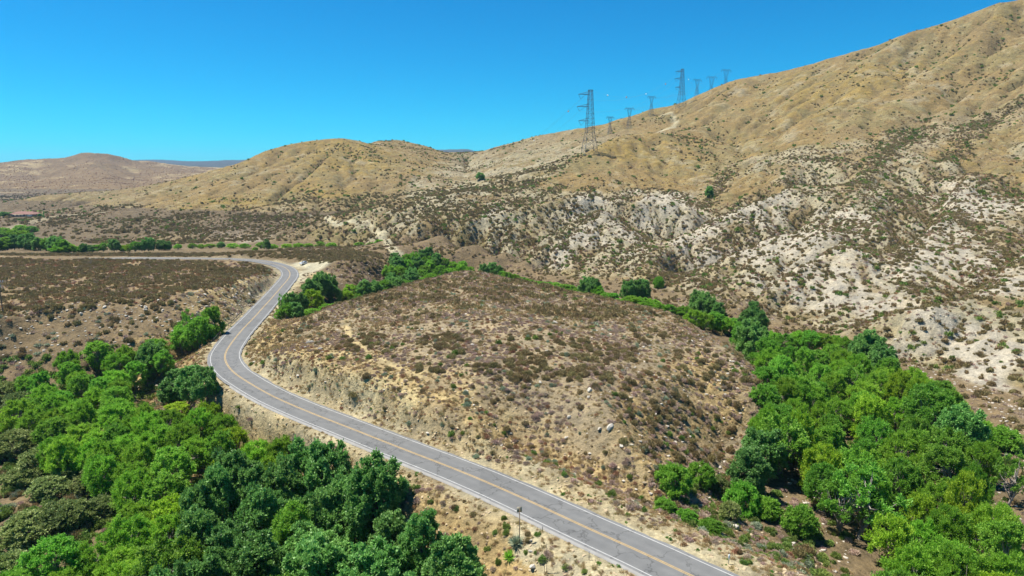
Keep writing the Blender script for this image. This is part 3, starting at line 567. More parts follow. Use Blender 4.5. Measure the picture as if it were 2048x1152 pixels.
# foothills
BANDS = [[(1350,552),(1400,530),(1470,500),(1537,469),(1600,454),(1640,450),(1690,470),(1740,500)], [(1490,604),(1560,568),(1610,535),(1660,503),(1697,487)], [(1697,487),(1760,535),(1810,568),(1856,604)], [(1640,425),(1700,452),(1760,488),(1805,520)],
 [(1715,650),(1780,628),(1850,606),(1920,584),(1985,553),(2048,520)], [(1470,410),(1500,395),(1540,378),(1580,370),(1620,368),(1650,380)], [(1790,410),(1860,375),(1920,350),(1980,362),(2048,392)], [(1881,424),(1940,455),(1995,490)],
 [(1090,520),(1150,455),(1203,413)], [(1203,413),(1250,450),(1295,492)], [(1225,398),(1300,380),(1350,386),(1410,420)], [(760,395),(850,384),(1000,381),(1100,345),(1180,303),(1225,280)], [(930,432),(1050,400),(1134,372)], [(1176,378),(1225,405),(1270,440)],
 [(1416,405),(1450,360),(1489,307)], [(1711,370),(1749,337),(1801,285),(1853,253)], [(1300,545),(1360,560),(1440,590)], [(1310,520),(1400,500),(1460,480)], [(1420,445),(1480,420),(1520,400)], [(1784,512),(1830,560),(1856,600)], [(1060,480),(1000,505),(940,520)], [(860,476),(930,436),(1000,410)],
 [(560,455),(640,434),(700,420),(760,400)], [(480,440),(560,420),(620,392)], [(1740,330),(1640,320),(1540,330)], [(1900,320),(1960,250),(2040,200)], [(735,290),(760,330),(800,360)], [(1960,560),(2010,500),(2048,460)]]
bm_ = np.zeros(GX.shape)
for P in BANDS:
    P = resample(catmull([hit(u, v)[:2] for u, v in P], 3.0), 2.5); q = np.stack([P[:, 0], P[:, 1]], 1)
    m = (GX > q[:, 0].min() - 12) & (GX < q[:, 0].max() + 12) & (GY > q[:, 1].min() - 12) & (GY < q[:, 1].max() + 12)
    x, y = GX[m], GY[m]; d = np.full(x.shape, 1e9)
    for a in range(0, len(x), 20000): d[a:a+20000] = np.sqrt(((x[a:a+20000, None] - q[None, :, 0]) ** 2 + (y[a:a+20000, None] - q[None, :, 1]) ** 2).min(1))
    w_ = np.hypot(q[:, 0], q[:, 1]).mean() / 300 * 3.4; bm_[m] = np.maximum(bm_[m], sstep(w_ * 1.5, w_ * 0.5, d + 1.5 * w_ * f2[m]))
band = lookup(bm_); gully = lookup(gul)
def dfoot(x, y):
    c_ = curv_l(x, y); return (2.3 - 1.5 * sstep(400, 500, y)) * hl(x, y) * (1 - gld(x, y)) * (y < 640) * (0.05 + 0.12 * sstep(0.0, 0.5, -c_ + 0.7 * fx(x, y, 22)) + 0.16 * sstep(0.15, 0.7, c_ + 0.4 * fx(x, y, 30, 9))) * (1 - 0.30 * wht(x, y)) * nt_(x, y) + hl(x, y) * (band(x, y) * 0.24 + gully(x, y) * 0.16 * (y < 520))
put(scatter(900000, -340, 520, 150, 640, dfoot), 'olive', 0.40, 1.35, 1.0)
put(scatter(300000, -340, 520, 150, 640, lambda x, y: dfoot(x, y) * 0.22), 'rust', 0.35, 1.0)
put(scatter(300000, -340, 520, 150, 640, lambda x, y: dfoot(x, y) * 0.12), 'green', 0.5, 1.5)
put(scatter(300000, -340, 520, 150, 640, lambda x, y: dfoot(x, y) * 0.45), 'grey', 0.4, 1.1)
put(scatter(260000, -340, 520, 150, 700, lambda x, y: hl(x, y) * (0.02 + 0.1 * gld(x, y) * (y < 400)) * nt_(x, y)), 'straw', 0.6, 1.2)
# mountain and golden hills: clumps in the gullies, scattered dots elsewhere
def dmount(x, y):
    return hl(x, y) * (y > 380) * (0.003 + 0.05 * sstep(0.15, 0.6, fx(x, y, 70, 3) - 0.75 * curv_l(x, y)) + 0.020 * sstep(0.25, 0.5, fx(x, y, 20, 4))) * np.where(gld(x, y) > 0.5, 0.75, 1.0) * nt_(x, y) + (band(x, y) * 0.02 + gully(x, y) * 0.02) * hl(x, y) * (y > 500)
put(scatter(900000, -800, 1100, 380, 1500, dmount), 'olive', 0.4, 1.9)
put(scatter(300000, -800, 1100, 380, 1500, lambda x, y: dmount(x, y) * 0.3), 'green', 0.5, 2.4)
put(scatter(300000, -800, 1100, 380, 1500, lambda x, y: dmount(x, y) * 0.8), 'rust', 0.4, 1.3)
put(scatter(400000, -700, 1000, 400, 1150, lambda x, y: hl(x, y) * 0.028 * sstep(-0.4, 0.4, fx(x, y, 30, 33)) * nt_(x, y)), 'rust', 0.3, 0.8)
put(scatter(400000, -700, 1000, 400, 1150, lambda x, y: hl(x, y) * 0.02 * nt_(x, y)), 'grey', 0.35, 0.9)
# golden hill foot: many more
put(scatter(300000, -460, 60, 440, 760, lambda x, y: hl(x, y) * (1 - gld(x, y)) * (0.014 + 0.11 * sstep(-0.25, 0.35, fx(x, y, 26, 6) - 0.3 * curv_l(x, y))) * nt_(x, y)), 'olive', 0.7, 2.0)
# mesa and the flats
put(scatter(300000, -330, -40, 180, 345, lambda x, y: M['mesa'](x, y) * (0.34 + 0.7 * fx(x, y, 12, 7)) * nt_(x, y)), 'olive', 0.7, 1.35, 0.85)
put(scatter(100000, -330, -40, 180, 345, lambda x, y: M['mesa'](x, y) * 0.18 * (0.5 + fx(x, y, 12, 8))), 'grey', 0.5, 1.2)
put(scatter(100000, -330, -40, 180, 345, lambda x, y: M['mesa'](x, y) * 0.12 * (0.5 + fx(x, y, 12, 28))), 'rust', 0.5, 1.2)
put(scatter(300000, -330, -30, 330, 420, lambda x, y: M['flat'](x, y) * (0.5 + 0.3 * fx(x, y, 12, 7)) * (rdl(x, y) > 7)), 'olive', 0.8, 1.4, 0.85)
put(scatter(100000, -330, -40, 150, 250, lambda x, y: M['mface'](x, y) * (0.04 + 0.10 * sstep(0, .4, fx(x, y, 9, 10))) * nt_(x, y)), 'olive', 0.5, 1.5)
put(scatter(100000, -330, -40, 150, 330, lambda x, y: M['mface'](x, y) * (0.07 + 0.16 * sstep(0, .4, fx(x, y, 9, 11))) * nt_(x, y)), 'grey', 0.3, 1.1)
put(scatter(100000, -330, -40, 150, 330, lambda x, y: M['mface'](x, y) * 0.03), 'rust', 0.3, 1.1); put(scatter(100000, -330, -40, 150, 330, lambda x, y: M['mface'](x, y) * 0.02), 'sage', 0.5, 1.2)
put(scatter(60000, -140, -40, 320, 370, lambda x, y: M['fbank'](x, y) * 0.20), 'grey', 0.4, 1.2); put(scatter(60000, -140, -40, 320, 370, lambda x, y: M['fbank'](x, y) * 0.10), 'olive', 0.5, 1.4)
# knoll
kn = lambda x, y: M['knoll'](x, y) * nt_(x, y)
sub = lambda x, y: 1 - 0.75 * sstep(0.2, 0.8, cut(x, y)) 
put(scatter(200000, -85, 75, 70, 255, lambda x, y: kn(x, y) * sub(x, y) * (1 - 0.6 * M['kflank'](x, y)) * (0.55 + 1.7 * fx(x, y, 8, 12))), 'grey', 0.25, 0.8, 0.95)
put(scatter(100000, -85, 75, 70, 255, lambda x, y: kn(x, y) * (0.09 + 0.2 * fx(x, y, 9, 13)) * (1 - 0.5 * M['kflank'](x, y))), 'rust', 0.25, 0.7)
put(scatter(200000, -85, 75, 70, 255, lambda x, y: kn(x, y) * sub(x, y) * (0.05 + 0.50 * sstep(0.08, 0.35, fx(x, y, 13, 14)) + 0.38 * M['kcrest'](x, y) * sstep(-0.3, 0.3, fx(x, y, 10, 15)))), 'olive', 0.45, 1.25, 0.9)
put(scatter(100000, -85, 75, 70, 255, lambda x, y: kn(x, y) * (0.035 + 0.1 * M['kflank'](x, y)) * sstep(-0.1, 0.3, fx(x, y, 8, 16))), 'green', 0.3, 1.0)
put(scatter(100000, -85, 75, 70, 255, lambda x, y: kn(x, y) * 0.03), 'sage', 0.4, 0.9)
put(scatter(100000, -85, 75, 70, 255, lambda x, y: (M['kflank'](x, y)) * 0.14), 'olive', 0.4, 1.2, 1.2); put(scatter(100000, -85, 75, 70, 255, lambda x, y: (M['kflank'](x, y)) * 0.25), 'grey', 0.3, 0.9)
put(scatter(200000, -85, 75, 60, 255, lambda x, y: (kn(x, y) + cut(x, y)) * 0.8), 'straw', 0.5, 1.0)
# cut faces, embankment, shoulders
put(scatter(100000, -110, 60, 50, 330, lambda x, y: cut(x, y) * (rdl(x, y) > 6.5) * 0.22), 'grey', 0.25, 0.75); put(scatter(100000, -110, 60, 50, 330, lambda x, y: cut(x, y) * (rdl(x, y) > 6) * 0.1), 'olive', 0.2, 0.7)
em = lambda x, y: sstep(4.8, 8, rdl(x, y)) * sstep(30, 22, rdl(x, y)) * (Zl(x, y) < 0.3) * (y < 200)
put(scatter(100000, -110, 60, 40, 200, lambda x, y: em(x, y) * 0.22), 'grey', 0.25, 0.9); put(scatter(100000, -110, 60, 40, 200, lambda x, y: em(x, y) * 0.07), 'green', 0.25, 0.9); put(scatter(100000, -110, 60, 40, 200, lambda x, y: em(x, y) * 0.06), 'rust', 0.25, 0.8)
put(scatter(150000, -110, 60, 40, 200, lambda x, y: em(x, y) * 1.2), 'straw', 0.5, 1.0)
put(scatter(160000, -110, 60, 40, 300, lambda x, y: (rdl(x, y) < 13) * (Zl(x, y) > -2) * (0.16 + 0.28 * (x > 5) * (y < 100)) * (1 - 0.8 * pl(x, y)) * sstep(-0.3, 0.3, fx(x, y, 6, 40))), 'weed', 0.12, 0.42)
# creek ground
put(scatter(200000, -150, -30, 60, 210, lambda x, y: M['creekfloor'](x, y) * (rdl(x, y) > 14) * (0.12 + 0.25 * sstep(0, 0.4, fx(x, y, 9, 17)))), 'green', 0.6, 1.6)
put(scatter(200000, -150, -30, 60, 210, lambda x, y: M['creekfloor'](x, y) * (rdl(x, y) > 14) * 0.15), 'grey', 0.4, 1.2)
put(scatter(100000, -170, -30, 60, 210, lambda x, y: M['scrubL'](x, y) * (0.18 + 0.3 * fx(x, y, 9, 18))), 'olive', 0.6, 1.5); put(scatter(100000, -170, -30, 60, 210, lambda x, y: M['scrubL'](x, y) * 0.12), 'sage', 0.5, 1.4)
put(scatter(200000, 20, 150, 60, 260, lambda x, y: M['creekfloor'](x, y) * (0.05 + 0.15 * sstep(0, 0.4, fx(x, y, 9, 19)))), 'green', 0.5, 1.4)
put(scatter(200000, 10, 210, 60, 330, lambda x, y: M['bed'](x, y) * (0.10 + 0.2 * sstep(0.0, 0.4, fx(x, y, 9, 20)))), 'grey', 0.3, 1.0); put(scatter(200000, 10, 210, 60, 330, lambda x, y: M['bed'](x, y) * (0.04 + 0.1 * sstep(0.0, 0.4, fx(x, y, 12, 21)))), 'olive', 0.5, 1.4)
put(scatter(100000, 10, 110, 50, 130, lambda x, y: M['bottomR'](x, y) * (0.35 + 0.3 * fx(x, y, 6, 22)) * (rdl(x, y) > 12)), 'green', 0.4, 1.0)
put(scatter(100000, 10, 110, 50, 130, lambda x, y: M['bottomR'](x, y) * 0.5 * sstep(60, 30, y - 40 ) * (rdl(x, y) > 12)), 'sage', 0.5, 1.1)
put(scatter(100000, 10, 110, 50, 130, lambda x, y: M['bottomR'](x, y) * 0.2 * (rdl(x, y) > 12)), 'grey', 0.4, 1.0)
# low ground at the foot of the hills
put(scatter(300000, -140, 260, 230, 470, lambda x, y: (1 - hl(x, y)) * (Zl(x, y) < 5) * (1 - M['knoll'](x, y)) * (rdl(x, y) > 25) * (0.05 + 0.16 * sstep(0, .4, fx(x, y, 14, 23)))), 'olive', 0.5, 1.5)
put(scatter(300000, -140, 260, 230, 470, lambda x, y: (1 - hl(x, y)) * (Zl(x, y) < 5) * (1 - M['knoll'](x, y)) * (rdl(x, y) > 25) * 0.05), 'grey', 0.4, 1.2)
# far valley floor
put(scatter(400000, -1400, -180, 560, 1700, lambda x, y: (Zl(x, y) < 14) * (hl(x, y) < 0.9) * (0.004 + 0.02 * sstep(-0.1, 0.3, fx(x * 0.35, y, 40, 24)))), 'olive', 1.2, 3.0)
put(scatter(400000, -2200, -300, 1500, 3000, lambda x, y: 0.0035 + 0.008 * sstep(0.0, 0.4, fx(x, y, 90, 25))), 'rust', 1.0, 2.6)

KIND = {'olive': ("brown_shrub", "brown chaparral shrubs dotting the dry slopes"), 'rust': ("rusty_shrub", "low rust red shrubs among the brush"), 'grey': ("dry_shrub", "low grey dry shrubs"),
        'sage': ("sagebrush", "pale sagebrush clumps"), 'green': ("green_shrub", "dark green shrubs on the banks and slopes"), 'straw': ("dry_grass", "tufts of dry straw grass"), 'weed': ("roadside_weed", "small green weeds on the road shoulder")}
FAR_D = 170.0
allp = {}
for kind, x, y, s, h_ in PTS:
    for q, v in zip(('x', 'y', 's', 'h'), (x, y, s, h_)): allp.setdefault(kind, {}).setdefault(q, []).append(v)
def gn_group(name, proto):
    g = bpy.data.node_groups.new(name, 'GeometryNodeTree')
    g.interface.new_socket("Geometry", in_out='INPUT', socket_type='NodeSocketGeometry'); g.interface.new_socket("Geometry", in_out='OUTPUT', socket_type='NodeSocketGeometry')
    i = g.nodes.new('NodeGroupInput'); o = g.nodes.new('NodeGroupOutput'); ip = g.nodes.new('GeometryNodeInstanceOnPoints'); oi = g.nodes.new('GeometryNodeObjectInfo')
    oi.inputs[0].default_value = proto; oi.inputs["As Instance"].default_value = True
    a = g.nodes.new('GeometryNodeInputNamedAttribute'); a.data_type = 'FLOAT_VECTOR'; a.inputs[0].default_value = "size"
    r = g.nodes.new('GeometryNodeInputNamedAttribute'); r.data_type = 'FLOAT_VECTOR'; r.inputs[0].default_value = "turn"
    g.links.new(i.outputs[0], ip.inputs["Points"]); g.links.new(oi.outputs["Geometry"], ip.inputs["Instance"]); g.links.new(a.outputs[0], ip.inputs["Scale"])
    e2r = g.nodes.new('FunctionNodeEulerToRotation'); g.links.new(r.outputs[0], e2r.inputs[0]); g.links.new(e2r.outputs[0], ip.inputs["Rotation"]); g.links.new(ip.outputs[0], o.inputs[0])
    return g
def stuff_points(name, me_proto, X, Y, S, H, seed):
    po = bpy.data.objects.new(name + "_clump", me_proto)           # the clump that is repeated; not linked to the scene
    rg = np.random.default_rng(seed); n = len(X); zz = height(X, Y) - 0.06 * S
    me = bpy.data.meshes.new(name); me.vertices.add(n); me.vertices.foreach_set("co", np.stack([X, Y, zz], 1).astype(np.float32).ravel())
    a = me.attributes.new("size", 'FLOAT_VECTOR', 'POINT'); a.data.foreach_set("vector", np.stack([S * rg.uniform(.85, 1.15, n), S * rg.uniform(.85, 1.15, n), H], 1).astype(np.float32).ravel())
    a = me.attributes.new("turn", 'FLOAT_VECTOR', 'POINT'); a.data.foreach_set("vector", np.stack([rg.normal(0, .08, n), rg.normal(0, .08, n), rg.uniform(0, 6.28, n)], 1).astype(np.float32).ravel())
    o = obj(name, me, kind="stuff"); md = o.modifiers.new("scatter", 'NODES'); md.node_group = gn_group(name + "_scatter", po); return o
INDIV = []; stuffn = 0
for kind, d in allp.items():
    X, Y, S, H = (np.concatenate(d[q]) for q in ('x', 'y', 's', 'h'))
    u, v, f = project(np.stack([X, Y, height(X, Y) + 0.4 * H], 1)); view = (u > 4) & (u < 2044) & (v < 1148) & (v > 0)
    take = np.zeros(len(X), bool)
    if kind in ('olive', 'green', 'sage', 'rust'):
        quota = {'olive': 300, 'green': 200, 'sage': 70, 'rust': 80}[kind]
        o_ = np.argsort(-(S / f) * view)[:quota]; take[o_] = True
        for i in o_: INDIV.append((kind, X[i], Y[i], S[i], H[i]))
    print("plants", kind, len(X))
    X, Y, S, H = X[~take], Y[~take], S[~take], H[~take]; dd = np.hypot(X, Y)
    name = KIND[kind][0] + "_cover" if kind != 'straw' else 'dry_grass'
    pr = SP[kind]; which = rng.integers(0, len(pr), len(X))
    first = None
    for k, me_ in enumerate(pr + SP[kind + "_far"]):
        m_ = (dd < FAR_D) & (which == k) if k < len(pr) else dd >= FAR_D
        if m_.sum(): 
            o = stuff_points(name, me_, X[m_], Y[m_], S[m_], H[m_], k + 5)
            o["label"] = KIND[kind][1]
# ================================================================ trees
K['dark'] = leafmat("broad_dark_leaves", (0.09, 0.205, 0.045), (0.165, 0.35, 0.075), (0.29, 0.50, 0.155), rough=0.5, trans=0.42, spec=0.35, hv=0.008)
K['mid'] = leafmat("mid_green_leaves", (0.11, 0.27, 0.026), (0.19, 0.42, 0.042), (0.30, 0.52, 0.08), rough=0.55, trans=0.48, spec=0.3, hv=0.012)
K['lite'] = leafmat("light_green_leaves", (0.13, 0.30, 0.022), (0.23, 0.45, 0.038), (0.35, 0.55, 0.08), rough=0.6, trans=0.5, spec=0.25, hv=0.012)
K['yel'] = leafmat("yellow_green_leaves", (0.17, 0.31, 0.018), (0.29, 0.46, 0.030), (0.40, 0.55, 0.065), rough=0.6, trans=0.46, hv=0.01)
K['oliv'] = leafmat("olive_leaves", (0.13, 0.18, 0.045), (0.23, 0.29, 0.085), (0.36, 0.40, 0.17), rough=0.6, trans=0.3, hv=0.012)
m_bark = plain("pale_bark", (0.24, 0.215, 0.185), 0.9, var=0.35, scale=1.2); m_bark2 = plain("dark_bark", (0.16, 0.125, 0.10), 0.9, var=0.35, scale=1.2)
def tube_np(pts, rad, sides=6):
    pts = np.asarray(pts, float); rad = np.broadcast_to(rad, len(pts)); T = norm(np.gradient(pts, axis=0)); up_ = np.where(np.abs(T[:, 2:3]) > 0.9, [[1.0, 0, 0]], [[0, 0, 1.0]])
    A = norm(np.cross(T, up_)); B = np.cross(T, A); th = np.linspace(0, 2 * np.pi, sides, endpoint=False)
    v = (pts[:, None] + (A[:, None] * np.cos(th)[None, :, None] + B[:, None] * np.sin(th)[None, :, None]) * rad[:, None, None]).reshape(-1, 3)
    a = np.arange(len(pts) - 1)[:, None] * sides; j = np.arange(sides)[None]; j2 = (j + 1) % sides
    return v, np.stack([a + j, a + j2, a + sides + j2, a + sides + j], -1).reshape(-1, 4)
class Parts:
    def __init__(s): s.v = []; s.f = []; s.n = 0
    def add(s, v, f): s.v.append(np.asarray(v, float)); s.f.append(np.asarray(f) + s.n); s.n += len(v); return s
    def tube(s, pts, rad, sides=6): return s.add(*tube_np(pts, rad, sides))
    def bar(s, a, b, w):
        return s.tube([a, b], w, 4)
    def box(s, c, d, rz=0.0):
        x, y, z = np.array(d) / 2; P = np.array([(-x, -y, -z), (x, -y, -z), (x, y, -z), (-x, y, -z), (-x, -y, z), (x, -y, z), (x, y, z), (-x, y, z)])
        cz, sz = math.cos(rz), math.sin(rz); P = P @ np.array([[cz, sz, 0], [-sz, cz, 0], [0, 0, 1]]) + np.array(c)
        return s.add(P, [(0, 3, 2, 1), (4, 5, 6, 7), (0, 1, 5, 4), (1, 2, 6, 5), (2, 3, 7, 6), (3, 0, 4, 7)])
    def mesh(s, name, m, smooth=False): return mesh_np(name, np.vstack(s.v), np.vstack(s.f), [m], smooth)
def make_tree(kind, seed, H=10.0, Rr=5.0, z0=2.0, lobes=42, per=420, leaf=(0.34, 0.24), key='dark', bark=None, spray=0.15, open_=0.0, flat=0.0, up_=0.2):
    rg = np.random.default_rng(seed); tr_ = Parts(); hz = H - z0
    a = rg.uniform(0, 6.283, lobes); t = rg.uniform(0, 1, lobes) ** (0.8); rad_prof = np.sin(np.clip(0.22 + 0.72 * t, 0, 1) * np.pi) ** 0.6
    q = np.sqrt(rg.uniform(0.25, 1, lobes)); lr = rg.uniform(0.55, 1.35, lobes) * Rr / 5 * (1.2 - 0.35 * t)
    c = np.stack([np.cos(a) * q * rad_prof * (Rr - lr), np.sin(a) * q * rad_prof * (Rr - lr), z0 + 0.6 + t * (hz - 1.4) * (1 - flat * q)], 1)
    c += rg.normal(0, 0.38, c.shape)
    # trunk and limbs to the lobes
    nst = 1 if key == 'dark' else rg.integers(1, 4)
    for s in range(nst):
        b0 = np.array([rg.normal(0, 0.35), rg.normal(0, 0.35), -0.6]); top = np.array([rg.normal(0, 0.8), rg.normal(0, 0.8), z0 + hz * 0.55])
        P = np.array([b0, b0 * 0.6 + top * 0.15 + [0, 0, 0.3], (b0 + top) / 2 + rg.normal(0, 0.3, 3), top]); tr_.tube(catmull(P, 0.7), np.linspace(0.30, 0.09, len(catmull(P, 0.7))), 7)
        for k in rg.choice(lobes, min(lobes, 16), replace=False):
            s0 = P[1] + (P[3] - P[1]) * rg.uniform(0, 0.9); m_ = (s0 + c[k]) / 2 + [0, 0, -0.3] + rg.normal(0, 0.3, 3)
            q_ = catmull([s0, m_, c[k]], 1.0); tr_.tube(q_, np.linspace(0.12, 0.025, len(q_)), 5)
    # twigs fan out of every lobe; leaves sit along their outer part, so the outline stays ragged
    tw = 22; pt = max(3, per // tw); td = norm(rg.normal(size=(lobes, tw, 3)) + np.array([0, 0, 0.35 + up_])); out_ = c - np.array([0, 0, z0 + hz * 0.35]); td = norm(td + 0.75 * norm(out_)[:, None])
    tl = lr[:, None] * rg.uniform(0.55, 1.35, (lobes, tw)) * (1 + 0.35 * up_); keep = rg.random((lobes, tw)) > open_
    f_ = rg.uniform(0.25, 1.0, (lobes, tw, pt)) ** 0.7; P = c[:, None, None] + td[:, :, None] * (tl[:, :, None] * f_)[..., None] + rg.normal(0, 0.13, (lobes, tw, pt, 3)); P[..., 2] -= (f_ ** 2) * 0.25 * (1 - up_)
    P = P[keep].reshape(-1, 3); d = np.broadcast_to(td[:, :, None], (lobes, tw, pt, 3))[keep].reshape(-1, 3)
    tone_t = np.broadcast_to((rg.normal(0, 0.11, (lobes, 1)) + rg.normal(0, 0.12, (lobes, tw)))[:, :, None], (lobes, tw, pt))[keep].ravel()
    D = d * 0.6 + rg.normal(size=d.shape) * 0.55 + np.array([0, 0, spray * 2])
    v, f = cards(P, D, leaf[0] * rg.uniform(.6, 1.4, len(P)), leaf[1] * rg.uniform(.6, 1.4, len(P)), rg=rg)
    tone = np.repeat(np.clip(rg.normal(0.45, 0.15, len(P)) + tone_t + (rg.random(len(P)) > 0.95) * 0.4, 0, 1), 4)
    crown = mesh_np(kind + "_crown", v, f, [K[key]], False, {"tone": ('FLOAT', 'POINT', tone)})
    return crown, tr_.mesh(kind + "_trunk", bark or m_bark, True), H, Rr
TP = {'D': [make_tree('oak', s, 10, 5, 1.0, 90, 500, (0.34, 0.24), 'dark', m_bark2, 0.05, 0.08, 0, 0.1) for s in (1, 2, 3)],
      'G': [make_tree('ash', s, 10, 5, 1.6, 68, 420, (0.34, 0.19), 'mid', m_bark, 0.12, 0.18, 0.1, 0.3) for s in (4, 5, 6)],
      'L': [make_tree('willow', s, 10, 5, 1.6, 74, 480, (0.38, 0.13), 'lite', m_bark, 0.25, 0.15, 0.3, 0.55) for s in (7, 8, 9)],
      'S': [make_tree('sparse', s, 10, 5, 3.0, 26, 330, (0.36, 0.2), 'mid', m_bark, 0.15, 0.3, 0, 0.3) for s in (10, 11)],
      'Y': [make_tree('bushy', s, 10, 6, 0.2, 70, 330, (0.42, 0.2), 'yel', m_bark2, 0.15, 0.1, 0, 0.4) for s in (12, 13)],
      'O': [make_tree('scrub_bush', s, 10, 9, 0.1, 90, 280, (0.75, 0.4), 'oliv', m_bark, 0.2, 0.15, 0, 0.4) for s in (16, 17)],
      'B': [make_tree('round_bush', s, 10, 9, 0.1, 90, 280, (0.75, 0.4), 'mid', m_bark2, 0.1, 0.1, 0, 0.2) for s in (14, 15)]}
TKIND = {'D': ('oak_tree', 'tree', 'dense dark green'), 'G': ('ash_tree', 'tree', 'mid green leafy'), 'L': ('willow_tree', 'tree', 'bright light green feathery'), 'S': ('sycamore_tree', 'tree', 'sparse pale-limbed'),
         'Y': ('yellow_green_tree', 'tree', 'rounded yellow-green'), 'B': ('round_bush', 'bush', 'low round'), 'O': ('scrub_bush', 'bush', 'olive grey')}
def lifted(u, v, h, ymax=3000, zmax=1e9, ymin=38):
    d = ray(u, v); d = d / d[1]; y = np.geomspace(ymin, ymax, 3000); g = height(d[0] * y, y); below = (CAMH + d[2] * y < g + h) & (g < zmax)
    k = int(np.argmax(below)) if below.any() else len(y) - 1
    return d[0] * y[k], y[k]
def zlim(cl, typ, u=0, v=0):
    if 'just behind' in cl or 'beyond the far bend' in cl: return dict(zmax=-3.0, ymin=255)
    if 'upper end' in cl: return dict(zmax=-4, ymin=150)
    if 'scrub' in cl or 'slopes' in cl: return {}
    if 'near right' in cl: return dict(zmax=0.0 if typ == 'B' else -4)
    if 'between' in cl: return dict(zmax=-1.0)
    return dict(zmax=-3.0)
TREES = []   # cluster, type, x, y, h, r
def tree(cl, u, vtop, h, r, typ):
    x, y = lifted(u, vtop, h * 0.96, **zlim(cl, typ)); TREES.append((cl, typ, x, y, h, r))
def trees(cl, lst):
    k_ = 0.8 if 'farther' in cl else 1.0
    for u, v, h, r, ty in lst: tree(cl, u, v, h * (0.5 + 0.5 * k_), r * k_, ty)
def fill(cl, polyuv, n, hs_, rs, types, space=0.8, seed=0):
    rg = np.random.default_rng(seed + 100); P = np.array(polyuv, float); c = 0
    for _ in range(n * 60):
        u = rg.uniform(P[:, 0].min(), P[:, 0].max()); v = rg.uniform(P[:, 1].min(), P[:, 1].max())
        if not inside(P, np.array([u]), np.array([v]))[0]: continue
        h = rg.uniform(*hs_); r = rg.uniform(*rs); x, y = lifted(u, v, h * 0.96, **zlim(cl, 'L'))
        if abs(sample(RD, x, y)) < r + 4.3: continue
        if all((x - T[2]) ** 2 + (y - T[3]) ** 2 > (space * (r + T[5])) ** 2 for T in TREES):
            TREES.append((cl, rg.choice(list(types)), x, y, h, r)); c += 1
            if c >= n: break
trees('in the far left stand behind the mesa', [(8,476,9,6,'G'),(28,478,10,5,'D'),(47,474,10,5,'D'),(60,471,11,4.5,'D'),(78,479,9,5,'D'),(92,479,9,5,'G'),(108,478,10,6,'D'),(124,480,9,5.5,'G'),(133,490,7,6,'L'),(118,492,6,6,'L'),(148,496,5,5,'L'),(15,498,5,4,'L'),(160,499,4,4,'L'),(-20,478,9,7,'G'),(0,487,8,5,'D'),(66,487,8,5,'D'),(98,490,7,5,'G')])
trees('in the farther grove at the left edge', [(60,440,9,8,'L'),(80,441,9,7,'L'),(98,444,7,5,'L'),(40,450,8,8,'G'),(8,455,9,8,'G'),(62,452,8,8,'G'),(24,462,8,7,'L'),(-14,455,9,8,'G'),(45,461,7,6,'L'),(0,468,7,6,'G')])
trees('in the thin row behind the mesa', [(166,494,6,3,'D'),(180,499,5,3.5,'D'),(193,497,5,3,'G'),(206,494,6,3.5,'G'),(228,489,8,4,'D'),(246,499,4,3,'Y'),(258,497,5,3,'Y'),(270,490,7,4,'G'),(284,493,6,3,'D'),(296,485,9,4.5,'D'),(322,489,7,3.5,'D'),(336,491,6,3,'D'),(330,500,3.5,3.5,'L'),(250,503,3.5,3.5,'L'),(356,497,4,3,'L'),(385,495,4,3,'G'),(402,498,3.5,3,'L'),(420,498,3.5,4,'L'),(442,495,4,3.5,'D'),(466,496,4,4,'L'),(490,495,4,4,'L'),(522,491,5,3.5,'G'),(545,493,4,4,'L'),(572,492,4,4,'L'),(596,493,4,4,'L'),(615,494,3.5,4,'L'),(640,492,4.5,4,'G'),(662,495,4,4,'L'),(718,496,4,4,'G'),(742,497,5,4,'L'),(760,499,5,4,'L')])
trees('along the creek beyond the far bend', [(782,499,8,4,'G'),(800,497,9,3.5,'D'),(813,492,10,3.5,'D'),(828,504,8,4,'G'),(846,500,9,4,'D'),(858,497,9,3.5,'D'),(872,508,8,4,'D'),(888,516,7,4,'G'),(905,521,7,4,'L'),(922,527,6,4,'L'),(795,515,8,4,'D'),(815,518,8,4,'G'),(838,520,8,4,'D'),(860,522,8,4,'G'),(880,530,7,4,'G'),(900,534,6,4,'L'),(778,530,8,4,'G'),(800,533,8,4,'G'),(822,537,8,4,'D'),(845,538,7,4,'G'),(782,548,8,4,'D'),(802,552,8,3.5,'D'),(768,560,8,3.5,'G'),(748,572,8,4,'D'),(728,568,9,4,'D'),(738,586,6,3.5,'D'),(700,567,7,4,'L'),(692,583,5,4,'Y'),(860,545,6,4,'L'),(940,532,5,3,'L'),(760,510,7,4,'G'),(790,508,8,4,'D'),(812,508,8,4,'G'),(832,515,9,4,'D'),(852,512,9,4,'G'),(870,520,8,4,'D'),(850,530,8,4,'G'),(825,545,8,4,'D'),(845,552,7,4,'L'),(790,560,8,4,'D'),(775,572,7,4,'D'),(810,562,7,3.5,'G'),(925,522,6,3.5,'G'),(765,588,6,3.5,'D'),(750,592,6,3.5,'G'),(720,600,5,3,'G'),(890,540,6,3.5,'G'),(910,545,5,3,'L')])
trees('between the road and the knoll', [(640,548,11,4.5,'D'),(658,553,10,4,'D'),(622,560,10,4,'D'),(668,572,8,3,'D'),(622,582,9,5.2,'Y'),(600,588,8,3,'D'),(578,586,7,2.6,'D'),(563,590,7,1.6,'S'),(590,606,6,3,'D'),(652,612,4,3.5,'L'),(625,622,3.5,3.5,'L'),(672,607,3.5,3,'L'),(541,622,7,2.6,'D'),(574,625,6,2.8,'G'),(560,632,4,2,'G'),(520,660,2.5,2.2,'L')])
